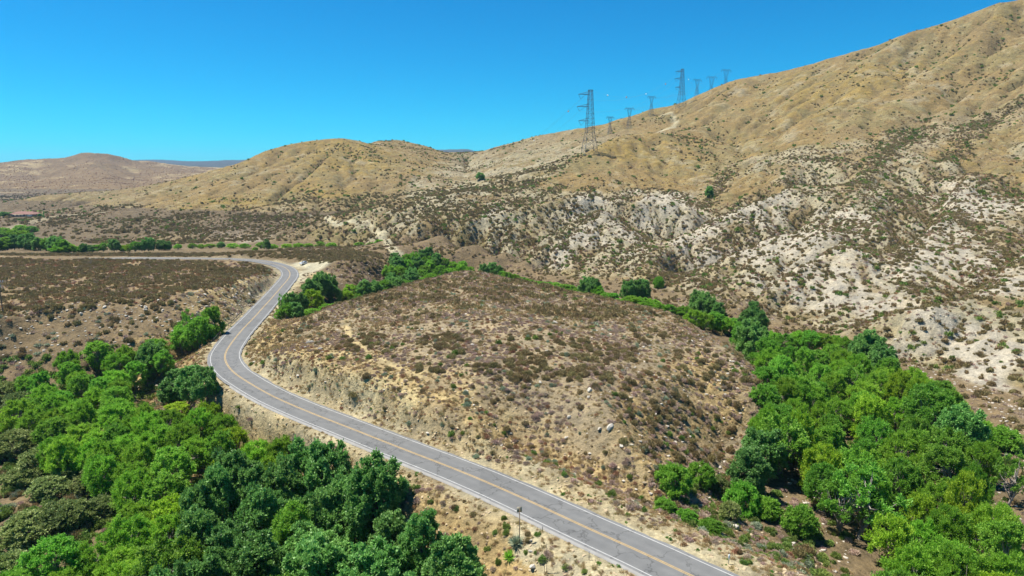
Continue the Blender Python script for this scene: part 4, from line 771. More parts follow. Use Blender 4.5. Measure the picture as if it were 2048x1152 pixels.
trees('just behind the knoll crest', [(968,529,8,3,'D'),(985,527,8,4,'D'),(998,533,7,3,'D'),(1014,543,6,3.5,'G'),(1030,547,5,3.5,'L'),(1046,552,5,3,'L'),(1062,560,4,3,'G'),(1085,566,4,4,'G'),(1110,568,4,4,'G'),(1132,572,4,4,'G'),(1150,578,3,4,'L'),(1172,564,8,3.5,'D'),(1188,565,8,3.5,'D'),(1196,575,6,3,'L'),(1256,563,9,3.5,'D'),(1272,560,9.5,4,'D'),(1287,562,9,3.5,'D'),(1318,556,5,3,'B'),(1262,596,5,4,'L'),(1285,594,5,4,'L'),(1305,598,5,4,'L'),(1322,607,4,3,'L'),(1242,600,3,3,'L'),(1005,541,5,3,'G'),(1055,556,4.5,3,'L'),(1075,562,4.5,3,'L'),(1098,568,4,3.5,'G'),(1122,573,4,3.5,'L'),(1140,578,4,3,'G'),(1215,588,4,3.5,'L'),(1228,592,4,3,'G'),(1340,612,4,3,'G'),(1355,618,4,3,'L'),(1370,612,5,3,'L')])
trees('at the upper end of the right wood', [(1395,583,10,3.5,'D'),(1408,587,10,4,'D'),(1424,599,8,3.5,'D'),(1438,608,7,3,'D'),(1388,618,7,4,'L'),(1410,622,7,4,'L'),(1430,626,7,4,'G'),(1450,632,7,4,'L'),(1470,636,6,4,'G'),(1508,608,11,3,'D'),(1496,622,9,3.5,'D'),(1520,625,9,3.5,'D'),(1486,645,9,4,'G'),(1503,648,11,4.5,'D'),(1518,655,9,3.5,'D'),(1740,667,11,4.2,'D'),(1722,678,9,3.5,'D'),(1756,680,9,4,'D'),(1690,672,6,3,'L'),(1672,668,5,2.5,'L'),(1770,696,9,4,'D'),(1648,662,7,4,'L'),(1622,664,7,4,'G'),(1600,660,7,4,'L'),(1570,668,7,4,'G'),(1545,662,7,4,'L')])
trees('on the near right creek bank', [(1870,772,13,6,'G'),(1830,735,9,4.5,'L'),(1925,820,11,5,'D'),(1900,860,9,4.5,'G'),(1565,835,11,5.5,'G'),(1530,860,9,5,'D'),(1500,905,8,3.5,'D'),(1730,945,11,6.0,'S'),(1690,960,9,4,'S'),(2030,915,9,3.5,'S'),(1535,745,4,3.5,'B'),(1530,775,4,3.2,'B'),(1350,938,3.8,3.2,'B'),(1402,932,3.6,2.6,'B'),(1330,1002,1.9,1.9,'B'),(1372,1022,1.7,1.8,'B'),(1420,1042,1.7,1.8,'B'),(1490,975,4.5,3.0,'B'),(1600,1020,4,2.8,'B'),(1530,1000,3,2.4,'B'),(1460,1010,2.4,2,'O'),(1440,960,2.6,2,'O'),(2010,860,4,4,'B')])
fill('in the wide right wood', [(1520,690),(1640,680),(1760,705),(1820,735),(1900,765),(1960,800),(1975,900),(1985,960),(2010,1020),(2060,1050),(2060,1200),(1800,1160),(1760,1060),(1680,960),(1640,960),(1600,900),(1500,830),(1545,760)], 74, (7.5, 10.5), (3.0, 4.6), 'GGLLLLGYLG', 0.70, 3)
trees('left of the sharp bend', [(376,624,10,3.2,'S'),(396,640,10,4.5,'G'),(424,646,11,3.8,'G'),(362,655,8,4,'G'),(405,662,7,4,'G'),(300,688,9,4.5,'D'),(322,705,7,3.5,'G'),(380,738,8,3.5,'D'),(408,740,8,3,'D'),(352,745,7,3.5,'D'),(340,765,6,3,'D'),(355,808,3.5,3.5,'Y'),(115,635,4,2.6,'B')])
fill('below the left rocky slope', [(70,712),(200,672),(300,650),(330,700),(290,740),(240,775),(200,790),(140,830),(60,850),(20,820),(30,760)], 26, (6.5, 9), (3.0, 4.2), 'LLLGGL', 0.68, 5)
fill('in the bright left grove', [(60,860),(130,800),(220,790),(330,815),(420,800),(490,812),(575,850),(600,890),(520,920),(450,940),(380,930),(300,960),(220,930),(180,890),(100,880)], 34, (7, 9.5), (3.2, 4.6), 'LLLLYLG', 0.64, 6)
trees('in the dark roadside stand', [(395,975,11,3.2,'D'),(462,905,13,4.6,'D'),(500,935,12,4.5,'D'),(440,945,12,4,'D'),(600,895,14,5,'D'),(655,900,14,5,'D'),(560,930,13,4.5,'D'),(745,925,13,5.2,'D'),(705,960,12,4.6,'D'),(845,1035,10,3.2,'D'),(905,1090,10,4.5,'D'),(640,980,12,5,'D'),(780,1040,9,4,'D')])
fill('in the dark roadside stand', [(330,1040),(420,960),(560,950),(700,980),(800,1030),(860,1090),(930,1120),(960,1230),(330,1230)], 30, (10, 12.5), (4.0, 5.2), 'DDDDG', 0.62, 7)
fill('in the bottom left wood', [(20,1120),(100,1080),(190,1050),(270,1000),(350,1000),(430,1060),(420,1230),(0,1230)], 24, (7, 9), (3.2, 4.4), 'LLLGY', 0.62, 8)
trees('among the scrub at the left edge', [(60,1035,4,4.5,'O'),(110,1020,4,4,'O'),(140,1010,4,3.5,'O'),(25,870,4.5,4.5,'O'),(80,900,4.5,4.5,'O'),(140,920,4,4,'O'),(10,770,5,4,'O'),(40,790,5,4,'O'),(5,820,5,4,'O'),(180,950,3.5,3.5,'O'),(20,1120,4,4,'O'),(100,960,3,3.5,'O'),(200,1000,3,3.5,'O'),(40,940,3,3.5,'O'),(260,930,3,3,'O'),(150,880,3.5,3.5,'O')])
trees('far up the slopes', [(960,346,8,5.5,'D'),(1419,374,8,4,'D')])
def ordw(n):
    w_ = ['first','second','third','fourth','fifth','sixth','seventh','eighth','ninth','tenth','eleventh','twelfth']
    return w_[n - 1] if n <= 12 else f"{n}{'th' if 10 <= n % 100 <= 20 else {1:'st',2:'nd',3:'rd'}.get(n % 10,'th')}"
clusters = {}
for T in TREES: clusters.setdefault((T[0], T[1]), []).append(T)
rgt = np.random.default_rng(77)
for (cl, typ), lst in clusters.items():
    lst.sort(key=lambda T: project(np.array([T[2], T[3], 0.0]))[0])
    for i, T in enumerate(lst):
        nm, cat, look = TKIND[typ]; _, _, x, y, h, r = T; cr, tk, H0, R0_ = TP[typ][rgt.integers(0, len(TP[typ]))]
        size = 'tall ' if h > 10.4 else ('small ' if h < 5 and typ != 'B' else '')
        if len((size + look + cl).split()) > 11: size = ""
        lab = f"{size}{look} {cat} {cl}" + (f", {ordw(i + 1)} from the left" if len(lst) > 1 else "")
        if cat == 'bush' and y > 900: pass
        if len(lab.split()) > 16: lab = lab.replace("in the ", "in ").replace("leafy ", "").replace("feathery ", "").replace("dense dark green", "dense dark").replace("the upper end", "upper end")
        root = thing(nm, lab, cat, (x, y, float(height(x, y)) - 0.1), rgt.uniform(0, 6.28), "trees and bushes " + cl)
        root.scale = (r / R0_ * rgt.uniform(.92, 1.1), r / R0_ * rgt.uniform(.92, 1.1), h / H0)
        obj("trunk", tk, root); obj("crown", cr, root)
print("TREES", len(TREES))
# individual shrubs in view
def place_words(x, y):
    if M['mesa'](x, y) > .4: return "on the flat mesa left of the road"
    if M['flat'](x, y) > .4: return "on the flat beyond the far bend"
    if M['mface'](x, y) > .4: return "on the rocky slope below the mesa"
    if M['kflank'](x, y) > .4: return "on the steep right flank of the knoll"
    if M['kcrest'](x, y) > .4: return "along the crest of the knoll"
    if M['knoll'](x, y) > .4: return "on the top of the knoll"
    if sample(RD, x, y) < 30 and y < 250: return "on the earth bank beside the road"
    if M['scrubL'](x, y) > .4: return "in the scrub at the left edge"
    if M['bottomR'](x, y) > .4: return "in the thicket right of the near road"
    if x < 0 and y < 250: return "on the left creek bank"
    if hl(x, y) > .5: return "on the pale foothills across the creek"
    return "on the creek flat right of the knoll"
ADJ = {'olive': 'brown-green twiggy shrub', 'green': 'dark green leafy shrub', 'sage': 'pale grey-green sagebrush', 'rust': 'rust-brown low shrub'}
by_place = {}
for q in INDIV: by_place.setdefault((q[0], place_words(q[1], q[2])), []).append(q)
for (kind, pw), lst in by_place.items():
    lst.sort(key=lambda q: project(np.array([q[1], q[2], 0.0]))[0])
    for k, (_, x, y, s, h_) in enumerate(lst):
        o = obj(KIND[kind][0], SP[kind][rgt.integers(0, len(SP[kind]))], None, (x, y, float(height(x, y)) - 0.05 * s))
        o.scale = (s, s * rgt.uniform(.85, 1.15), h_); o.rotation_euler = (rgt.normal(0, .07), rgt.normal(0, .07), rgt.uniform(0, 6.28))
        o["label"] = ADJ[kind] + " " + pw + (f", {ordw(k + 1)} from the left" if len(lst) > 1 else ""); o["category"] = "shrub"; o["group"] = "larger " + ADJ[kind] + "s " + pw

# ================================================================ rocks
import bmesh
def rock_mesh(name, seed, m):
    bm = bmesh.new(); bmesh.ops.create_icosphere(bm, subdivisions=3, radius=1.0); rg = np.random.default_rng(seed); pl_ = [(norm(rg.normal(size=3)), rg.uniform(0.55, 0.9)) for _ in range(14)]
    for v in bm.verts:
        p = np.array(v.co)
        for n_, d_ in pl_:
            e = p @ n_ - d_
            if e > 0: p = p - n_ * e * 0.92
        v.co = p * np.array([1.25, 0.95, 0.75])
    me = bpy.data.meshes.new(name); bm.to_mesh(me); bm.free(); me.materials.append(m); return me
m_rock = plain("pale_rock", (0.40, 0.365, 0.31), 0.9, var=0.25, scale=1.5); m_rock2 = plain("tan_rock", (0.38, 0.30, 0.19), 0.9, var=0.3, scale=1.5)
RK = [rock_mesh("boulder", s, m_rock if s % 2 else m_rock2) for s in (1, 2, 3, 5)]
BL = [(620,686,1.6),(610,697,1.0),(641,700,1.3),(590,701,0.9),(630,692,0.8),(655,684,0.7),(945,690,0.9),(968,693,0.6),(1110,646,1.2),(1121,656,0.8),(1180,782,1.3),(1177,796,0.9),(1138,836,1.0),(1220,856,1.5),(1199,860,1.2),(1243,893,1.0),(1250,899,0.7),(1080,766,0.8),(1060,770,0.6),(855,765,0.6),
      (768,782,0.6),(810,700,0.6),(1310,832,0.9),(1281,884,0.8),(1330,876,0.8),(1276,858,0.6),(1400,692,1.0),(1412,700,0.8),(1430,746,0.9),(1400,753,0.7),(1445,770,1.0),(1460,740,0.8),(1060,1083,0.7),(1061,1104,0.6),(1066,1136,1.1),(1472,1058,1.5),(1380,720,0.7),(1420,722,1.1),(1335,762,0.7),(1230,690,0.7),(1180,680,0.5),(1290,968,0.8),(1302,990,0.7)]
rg = np.random.default_rng(5)
def region_rocks(polyuv, n, s0, s1):
    P = np.array(polyuv, float); out = []
    while len(out) < n:
        u = rg.uniform(P[:, 0].min(), P[:, 0].max()); v = rg.uniform(P[:, 1].min(), P[:, 1].max())
        if inside(P, np.array([u]), np.array([v]))[0]: out.append((u, v, rg.uniform(s0, s1)))
    return out
REG = [("knoll", BL), ("the rocky slope below the mesa", region_rocks([(150,605),(360,596),(500,575),(530,560),(500,600),(400,640),(260,650),(120,650)], 46, 0.5, 1.5)), ("the bank beyond the far pull-out", region_rocks([(690,522),(755,520),(775,545),(740,565),(690,560)], 16, 0.6, 1.4)),
       ("the knoll crest", region_rocks([(1320,640),(1400,668),(1500,750),(1490,790),(1430,720),(1340,670)], 22, 0.5, 1.1)), ("the creek bed left of the bend", region_rocks([(230,755),(300,745),(330,770),(270,800)], 12, 0.5, 1.1)), ("the creek bed at the right edge", region_rocks([(1960,860),(2040,800),(2048,900),(1990,930)], 10, 0.5, 1.1))]
BOUL = {}
for rn_, lst in REG:
    for u, v, s in lst:
        p = hit(u, v)
        if sample(RD, p[0], p[1]) < 5.5: continue
        o = obj("boulder", RK[rg.integers(0, 4)], None, tuple(p + [0, 0, 0.15 * s])); s = s * 0.42; o.scale = (s * rg.uniform(.8, 1.3), s, s * rg.uniform(.7, 1.1)); o.rotation_euler = (rg.normal(0, .3), rg.normal(0, .3), rg.uniform(0, 6.28))
        w_ = "the knoll above the road" if rn_ == "knoll" else rn_
        if rn_ == "knoll" and sample(RD, p[0], p[1]) < 30 and Zl(p[0], p[1]) < 0: w_ = "the bank below the road"
        o["category"] = "boulder"; o["group"] = "boulders on " + w_; BOUL.setdefault(w_, []).append((u, s, o))
for w_, lst in BOUL.items():
    lst.sort(key=lambda q: q[0]); big_ = np.median([q[1] for q in lst])
    for k, q in enumerate(lst): q[2]["label"] = f"{'large' if q[1] > big_ else 'small'} pale boulder on {w_}, {ordw(k + 1)} from the left"
STN = bpy.data.objects.new("stone_piece", rock_mesh("stone", 8, m_rock)); STN2 = bpy.data.objects.new("stone_piece", rock_mesh("stone", 9, m_rock2))
def stones(n, box, dens, s0, s1, me_): 
    x, y = scatter(n, *box, dens); s = rng.uniform(0, 1, len(x)) ** 2 * (s1 - s0) + s0; o = stuff_points("loose_stones", me_, x, y, s, s * 0.8, 3); o["label"] = "loose pale stones strewn over the dry slopes"
stones(200000, (-110, 70, 50, 330), lambda x, y: cut(x, y) * (rdl(x, y) > 5) * 0.9 + em(x, y) * 0.7 + M['kflank'](x, y) * 0.5, 0.06, 0.30, STN2.data)
stones(300000, (-330, 80, 60, 340), lambda x, y: M['mface'](x, y) * 0.35 + M['fbank'](x, y) * 0.25 + kn(x, y) * 0.05 + M['kflank'](x, y) * 0.12, 0.10, 0.45, STN.data)
stones(200000, (0, 220, 60, 330), lambda x, y: M['bed'](x, y) * 0.25, 0.10, 0.4, STN.data)
stones(200000, (-200, 500, 200, 620), lambda x, y: hl(x, y) * 0.03, 0.15, 0.6, STN.data)

# ================================================================ roadside things
m_wood = plain("weathered_wood", (0.17, 0.125, 0.085), 0.9, var=0.3, scale=2); m_steel = plain("galvanised_steel", (0.42, 0.43, 0.44), 0.45, 0.6, 0.1); m_dark = plain("dark_metal", (0.09, 0.085, 0.08), 0.6, 0.3)
m_wpaint = plain("white_plastic", (0.78, 0.78, 0.76), 0.5, var=0.05)
p = hit(6, 628); dpx = project(p)[2]; hp = at_y(6, 559, p[1])[2] - p[2]
ro = thing("utility_pole", "dark wooden utility pole with pale insulators at the left edge of the mesa slope", "utility pole", tuple(p))
obj("pole", Parts().tube([(0, 0, -0.5), (0, 0, hp)], np.array([0.17, 0.12]), 8).mesh("pole", m_wood), ro); obj("crossarm", Parts().box((0, 0, hp - 0.7), (2.4, 0.14, 0.16)).mesh("crossarm", m_wood), ro)
for dx in (-1.1, -0.4, 0.4, 1.1): obj("insulator", Parts().tube([(dx, 0, hp - 0.62), (dx, 0, hp - 0.25)], np.array([0.11, 0.07]), 8).mesh("insulator", m_wpaint), ro)
obj("transformer", Parts().tube([(0.3, -0.2, hp - 2.2), (0.3, -0.2, hp - 1.3)], 0.24, 10).mesh("transformer", m_steel), ro)
# road sign seen from behind
p = hit(1039, 1090); ht = at_y(1039, 1014, p[1])[2] - p[2]
ro = thing("road_sign", "square road sign seen from behind on a tall post below the road edge", "road sign", tuple(p), R(12))
obj("post", Parts().box((0, 0, ht / 2 - 0.3), (0.09, 0.09, ht + 0.4)).mesh("post", m_wood), ro)
obj("sign_panel", Parts().box((0, 0.07, ht - 0.38), (0.66, 0.03, 0.74)).mesh("sign_panel", plain("sign_back", (0.33, 0.29, 0.22), 0.6, 0.3)), ro)
for z in (ht - 0.2, ht - 0.6): obj("bolt", Parts().box((0, 0.045, z), (0.12, 0.05, 0.03)).mesh("bolt", m_dark), ro)
def marker(u, v, vt, lab, white_=False):
    p = hit(u, v); h_ = max(0.7, at_y(u, vt, p[1])[2] - p[2]); ro = thing("marker_post", lab, "marker post", tuple(p), R(20))
    obj("post", Parts().box((0, 0, h_ / 2 - 0.1), (0.07, 0.04, h_ + 0.2)).mesh("post", m_dark if not white_ else m_steel), ro)
    obj("panel", Parts().box((0, -0.04, h_ * (0.72 if white_ else 0.85)), (0.24, 0.012, h_ * 0.55) if white_ else (0.09, 0.012, 0.14)).mesh("panel", m_wpaint if white_ else m_steel), ro)
marker(1457, 1128, 1108, "white flat marker post on the gravel shoulder right of the road", True)
marker(1085, 1062, 1052, "short dark marker post beside the kerb, nearer the road sign")
marker(1178, 1120, 1103, "short dark marker post beside the kerb near the round dry shrub")
# guard rail by the culvert
m_rail = plain("rail_steel", (0.30, 0.31, 0.30), 0.4, 0.7, 0.15)
i0, i1 = ri(190), ri(230); P = road[i0:i1] - rn[i0:i1] * 5.3; ro = thing("guard_rail", "steel guard rail on wooden posts beside the road above the culvert", "guard rail", (float(P[0, 0]), float(P[0, 1]), 0.0))
b0 = np.array([P[0, 0], P[0, 1], 0]); v = []; prof = [(0, .45), (.05, .52), (0, .6), (.05, .68), (0, .76)]
for o_, z in prof: v.append(np.c_[P - rn[i0:i1] * o_, np.full(len(P), z)] - b0)
for o_, z in prof[::-1]: v.append(np.c_[P - rn[i0:i1] * (o_ + 0.012), np.full(len(P), z)] - b0)
n = len(P); a = np.arange(n - 1); F = np.vstack([np.stack([a + k * n, a + 1 + k * n, a + 1 + ((k + 1) % 10) * n, a + ((k + 1) % 10) * n], 1) for k in range(10)])
obj("beam", mesh_np("beam", np.vstack(v), F, [m_rail], False), ro)
for k in range(0, n, 4):
    q = P[k] - rn[i0 + k] * 0.12 - b0[:2]; obj("post", Parts().box((q[0], q[1], 0.25), (0.18, 0.18, 1.3)).mesh("post", m_wood), ro)
# parked car
m_car = plain("silver_paint", (0.62, 0.64, 0.66), 0.3, 0.3, 0.03); m_glass = plain("car_glass", (0.03, 0.04, 0.05), 0.08, 0, 0.05, spec=0.8); m_tyre = plain("tyre_rubber", (0.03, 0.03, 0.03), 0.9); m_rim = plain("wheel_rim", (0.5, 0.5, 0.5), 0.35, 0.8); m_red = plain("tail_lamp_red", (0.45, 0.02, 0.02), 0.3); m_head = plain("head_lamp", (0.75, 0.77, 0.78), 0.15)
def prism(name, prof, w_, m, parent, bev=0.06, tap=None):
    bm = bmesh.new(); L_ = []
    for s in (-1, 1): L_.append([bm.verts.new((x, s * w_ * (tap(z) if tap else 1), z)) for x, z in prof])
    bm.faces.new(L_[0]); bm.faces.new(L_[1][::-1])
    for k in range(len(prof)): bm.faces.new((L_[0][k], L_[1][k], L_[1][(k + 1) % len(prof)], L_[0][(k + 1) % len(prof)]))
    bmesh.ops.recalc_face_normals(bm, faces=bm.faces)
    if bev: bmesh.ops.bevel(bm, geom=bm.edges[:], offset=bev, segments=2, affect='EDGES')
    me = bpy.data.meshes.new(name); bm.to_mesh(me); bm.free(); me.materials.append(m); return obj(name, me, parent)
p = hit(607, 529); p = np.array([p[0], p[1], float(height(p[0], p[1]))])
car = thing("parked_car", "small silver-white hatchback parked on the gravel pull-out at the far bend", "car", tuple(p + [0, 0, 0.02]), R(-118))
prism("body", [(-2.1, .35), (-2.15, .75), (-2.0, 1.0), (-1.0, 1.05), (0.9, 1.02), (1.95, .86), (2.15, .6), (2.1, .3)], 0.88, m_car, car)
cab = prism("cabin", [(-1.95, 1.0), (-1.6, 1.5), (-0.9, 1.56), (0.2, 1.52), (1.0, 1.02)], 0.78, m_car, car, 0.05, lambda z: 1 - 0.22 * (z - 1) / 0.5)
prism("windscreen", [(0.28, 1.46), (0.31, 1.49), (1.0, 1.06), (0.94, 1.05)], 0.62, m_glass, car, 0); prism("rear_window", [(-1.93, 1.06), (-1.97, 1.09), (-1.67, 1.46), (-1.62, 1.44)], 0.6, m_glass, car, 0)
for s in (-1, 1):
    q = Parts(); q.add([(-1.55, s * .795, 1.08), (0.75, s * .795, 1.08), (0.18, s * .665, 1.44), (-1.4, s * .665, 1.46)], [(0, 1, 2, 3)]); obj("side_window", q.mesh("side_window", m_glass), car)
    for x in (-1.35, 1.35):
        wv = obj("wheel", Parts().tube([(x, s * .68, .32), (x, s * .70, .32), (x, s * .9, .32), (x, s * .91, .32)], np.array([0.01, .32, .32, .2]), 20).mesh("wheel", m_tyre), car); obj("rim", Parts().tube([(x, s * .90, .32), (x, s * .925, .32), (x, s * .926, .32)], np.array([.2, .19, .01]), 14).mesh("rim", m_rim), wv)
    obj("tail_lamp", Parts().box((-2.1, s * .7, .85), (.12, .22, .18)).mesh("tail_lamp", m_red), car); obj("headlight", Parts().box((2.02, s * .68, .72), (.16, .3, .12)).mesh("headlight", m_head), car)
obj("bumper", Parts().box((-2.14, 0, .42), (.12, 1.6, .2)).mesh("bumper", m_dark), car)
# yuccas, dead stalks
def yucca(name, lab, u, v, s, m, n=90):
    rg = np.random.default_rng(int(u)); d = norm(rg.normal(size=(n, 3)) + [0, 0, 0.7]); d[:, 2] = np.abs(d[:, 2]); vv, ff = cards(np.zeros((n, 3)) + [0, 0, .1], d + rg.normal(0, .02, d.shape), 0.95 * s * rg.uniform(.8, 1.1, n), 0.09 * s, rg=rg)
    me = mesh_np(name, vv, ff, [m], False, {"tone": ('FLOAT', 'POINT', rg.random(len(vv)))}); o = obj(name, me, None, tuple(hit(u, v))); o["label"] = lab; o["category"] = "yucca"
yucca("yucca", "blue-green spiky yucca at the foot of the road sign", 1032, 1090, 1.5, K['sage'], 150); yucca("yucca", "bright green spiky yucca below the road sign", 1018, 1118, 1.2, K['lite'], 130); yucca("yucca", "spiky yucca beside the boulder under the near road edge", 1130, 1140, 0.8, K['green'])
for u, v, vt, lab in ((1093, 1148, 1087, "tall leafless dead stalk on the bank below the near road"), (1088, 1150, 1120, "shorter leaning dead stalk beside the tall one")):
    p = hit(u, v); h_ = at_y(u, vt, p[1])[2] - p[2]; q = Parts().tube([(0, 0, -.2), (0.05, 0, h_ * .5), (-0.05, 0.1, h_)], np.array([.035, .03, .015]), 5)
    for k in range(6): z = h_ * (0.5 + 0.08 * k); q.tube([(0, 0, z), (0.3 * (-1) ** k, 0.1, z + 0.25)], np.array([.015, .006]), 4)
    o = obj("dead_stalk", q.mesh("dead_stalk", m_bark2), None, tuple(p)); o["label"] = lab; o["category"] = "dead plant"
# bare branches on the mesa and knoll
def snag(u, v, s, lab, n=16):
    rg = np.random.default_rng(int(u)); q = Parts()
    for k in range(n):
        d = norm(rg.normal(size=3) + [0, 0, 1.1]) * s * rg.uniform(.6, 1); q.tube([(0, 0, 0), d * .5 + rg.normal(0, .1, 3), d], np.array([.05, .03, .01]), 4)
    o = obj("dead_bush", q.mesh("dead_bush", m_bark), None, tuple(hit(u, v))); o["label"] = lab; o["category"] = "dead bush"
snag(181, 528, 2.6, "bare dead bush standing in the brown brush of the mesa", 30); snag(1248, 748, 2.0, "grey leafless bush on the knoll top"); snag(1455, 1010, 2.4, "pale leafless bush above the boulder by the near right bank", 40); snag(590, 880, 1.3, "grey twiggy ball bush beside the dark stand below the road", 60)

# ================================================================ far house
p = hit(52, 433); m_tile = plain("red_roof_tiles", (0.19, 0.10, 0.08), 0.85, var=0.25, scale=1); m_stucco = plain("stucco", (0.45, 0.36, 0.28), 0.9)
hs_ = thing("ranch_house", "low ranch house with a wide red tiled roof far off in the valley", "house", tuple(p), R(4))
def hip(w_, d_, z, h, ov, x0=0, y0=0, nm="roof", par=None):
    a, b = w_ / 2 + ov, d_ / 2 + ov; r_ = a - b; v = [(-a, -b, z), (a, -b, z), (a, b, z), (-a, b, z), (-r_, 0, z + h), (r_, 0, z + h), (-a, -b, z - .25), (a, -b, z - .25), (a, b, z - .25), (-a, b, z - .25)]
    f = [(0, 1, 5, 4), (1, 2, 5, 5), (2, 3, 4, 5), (3, 0, 4, 4), (6, 7, 1, 0), (7, 8, 2, 1), (8, 9, 3, 2), (9, 6, 0, 3), (9, 8, 7, 6)]
    me = bpy.data.meshes.new(nm); me.from_pydata([(x + x0, y + y0, zz) for x, y, zz in v], [], [tuple(dict.fromkeys(q)) for q in f]); me.materials.append(m_tile); return obj(nm, me, par)
obj("wall", Parts().box((0, 0, 1.5), (24, 11, 3)).box((9.9, -6.4, 1.4), (7, 8, 2.8)).mesh("wall", m_stucco), hs_); rf = hip(24, 11, 3.0, 2.4, 1.0, par=hs_); hip(9, 7.5, 2.85, 1.7, 0.8, 9.9, -7.0, "wing_roof", hs_)
obj("chimney", Parts().box((-4, 1, 5), (1, 1, 2)).mesh("chimney", m_stucco), rf)
for x in (-9, -5.5, 1.5, 4.5): obj("window", Parts().box((x, -5.52, 1.6), (1.6, .06, 1.2)).mesh("window", m_glass), hs_)
obj("door", Parts().box((-2, -5.53, 1.1), (1.1, .06, 2.1)).mesh("door", m_wood), hs_); obj("garage_door", Parts().box((9.9, -10.42, 1.2), (5, .06, 2.3)).mesh("garage_door", m_wpaint), hs_)
cr = shrub_mesh("cypress_crown", 900, 1.1, 8, K['dark'], .5, .2, .8, 5); q = hit(88, 435); ro = thing("cypress_tree", "slim dark cypress standing right of the red roofed house", "tree", tuple(q)); obj("crown", cr, ro); obj("trunk", Parts().tube([(0, 0, -.3), (0, 0, 3)], .2, 6).mesh("trunk", m_bark2), ro)
for u, v, h, r, lab in ((8, 424, 6, 6, "leftmost dark tree of the two left of the red roofed house"), (18, 425, 5, 5, "dark tree nearest the left end of the red roofed house"), (80, 427, 3.5, 2.5, "small tree between the red roofed house and the cypress")):
    x, y = lifted(u, v, h); cr_, tk_, H0, R0_ = TP['D'][0]; ro = thing("oak_tree", lab, "tree", (x, y, float(height(x, y))), u); ro.scale = (r / R0_, r / R0_, h / H0); obj("trunk", tk_, ro); obj("crown", cr_, ro)

# ================================================================ pylons and lines
m_lat = plain("pylon_steel", (0.08, 0.11, 0.135), 0.6, 0.3, 0.05)
def lattice(q, z0, z1, w0, w1, n, lw, bw, cx=0.0):
    for k in range(n):
        a, c_ = z0 + (z1 - z0) * k / n, z0 + (z1 - z0) * (k + 1) / n; wa, wb = w0 + (w1 - w0) * k / n, w0 + (w1 - w0) * (k + 1) / n
        A = [np.array([cx + sx * wa, sy * wa, a]) for sx, sy in ((-1, -1), (1, -1), (1, 1), (-1, 1))]; B = [np.array([cx + sx * wb, sy * wb, c_]) for sx, sy in ((-1, -1), (1, -1), (1, 1), (-1, 1))]
        for i in range(4):
            q.bar(A[i], B[i], lw); q.bar(A[i], B[(i + 1) % 4], bw); q.bar(A[(i + 1) % 4], B[i], bw); q.bar(B[i], B[(i + 1) % 4], bw)
def base_at(u, y): x = at_y(u, 300, y)[0]; return np.array([x, y, float(height(x, y))])
ATT = {}
def tall_tower(u, y, vt, lab, key):
    p = base_at(u, y); H = at_y(u, vt, y)[2] - p[2]; ro = thing("pylon", lab, "pylon", tuple(p), R(12), "lattice pylons along the ridge")
    leg = Parts(); lattice(leg, -2, H * .34, H * .115, H * .062, 3, .20, .10); obj("tower_legs", leg.mesh("tower_legs", m_lat), ro); s = Parts(); lattice(s, H * .34, H, H * .062, H * .028, 9, .19, .10); obj("tower_shaft", s.mesh("tower_shaft", m_lat), ro)
    pts = [];  w_ = H * .03
    for zf, ln__ in ((.93, .20), (.74, .22), (.52, .19)):
        z = H * zf; e = np.array([-H * ln__, 0, z]); a_ = Parts()
        for sy in (-1, 1): a_.bar((-w_, sy * w_, z), e, .2); a_.bar((-w_, sy * w_, z + H * .045), e, .18)
        for f_ in (.33, .66): a_.bar((-w_ + (e[0] + w_) * f_, 0, z), (-w_ + (e[0] + w_) * (f_ - .2), 0, z + H * .045 * (1 - f_)), .12)
        ao = obj("cross_arm", a_.mesh("cross_arm", m_lat), ro); b_ = Parts().bar(e, e + [H * .04, 0, -H * .07], .16).bar((-w_ - H * .05, 0, z), e + [H * .04, 0, -H * .07], .12); obj("insulator_string", b_.mesh("insulator_string", m_lat), ao); pts.append(np.array(ro.matrix_basis @ Vector(e + [H * .04, 0, -H * .07])))
    t_ = Parts().bar((-H * .045, 0, H), (H * .045, 0, H), .25).bar((-H * .045, 0, H), (0, 0, H * .97), .15).bar((H * .045, 0, H), (0, 0, H * .97), .15); obj("top_bar", t_.mesh("top_bar", m_lat), ro); pts.append(p + [0, 0, H]); ATT[key] = pts
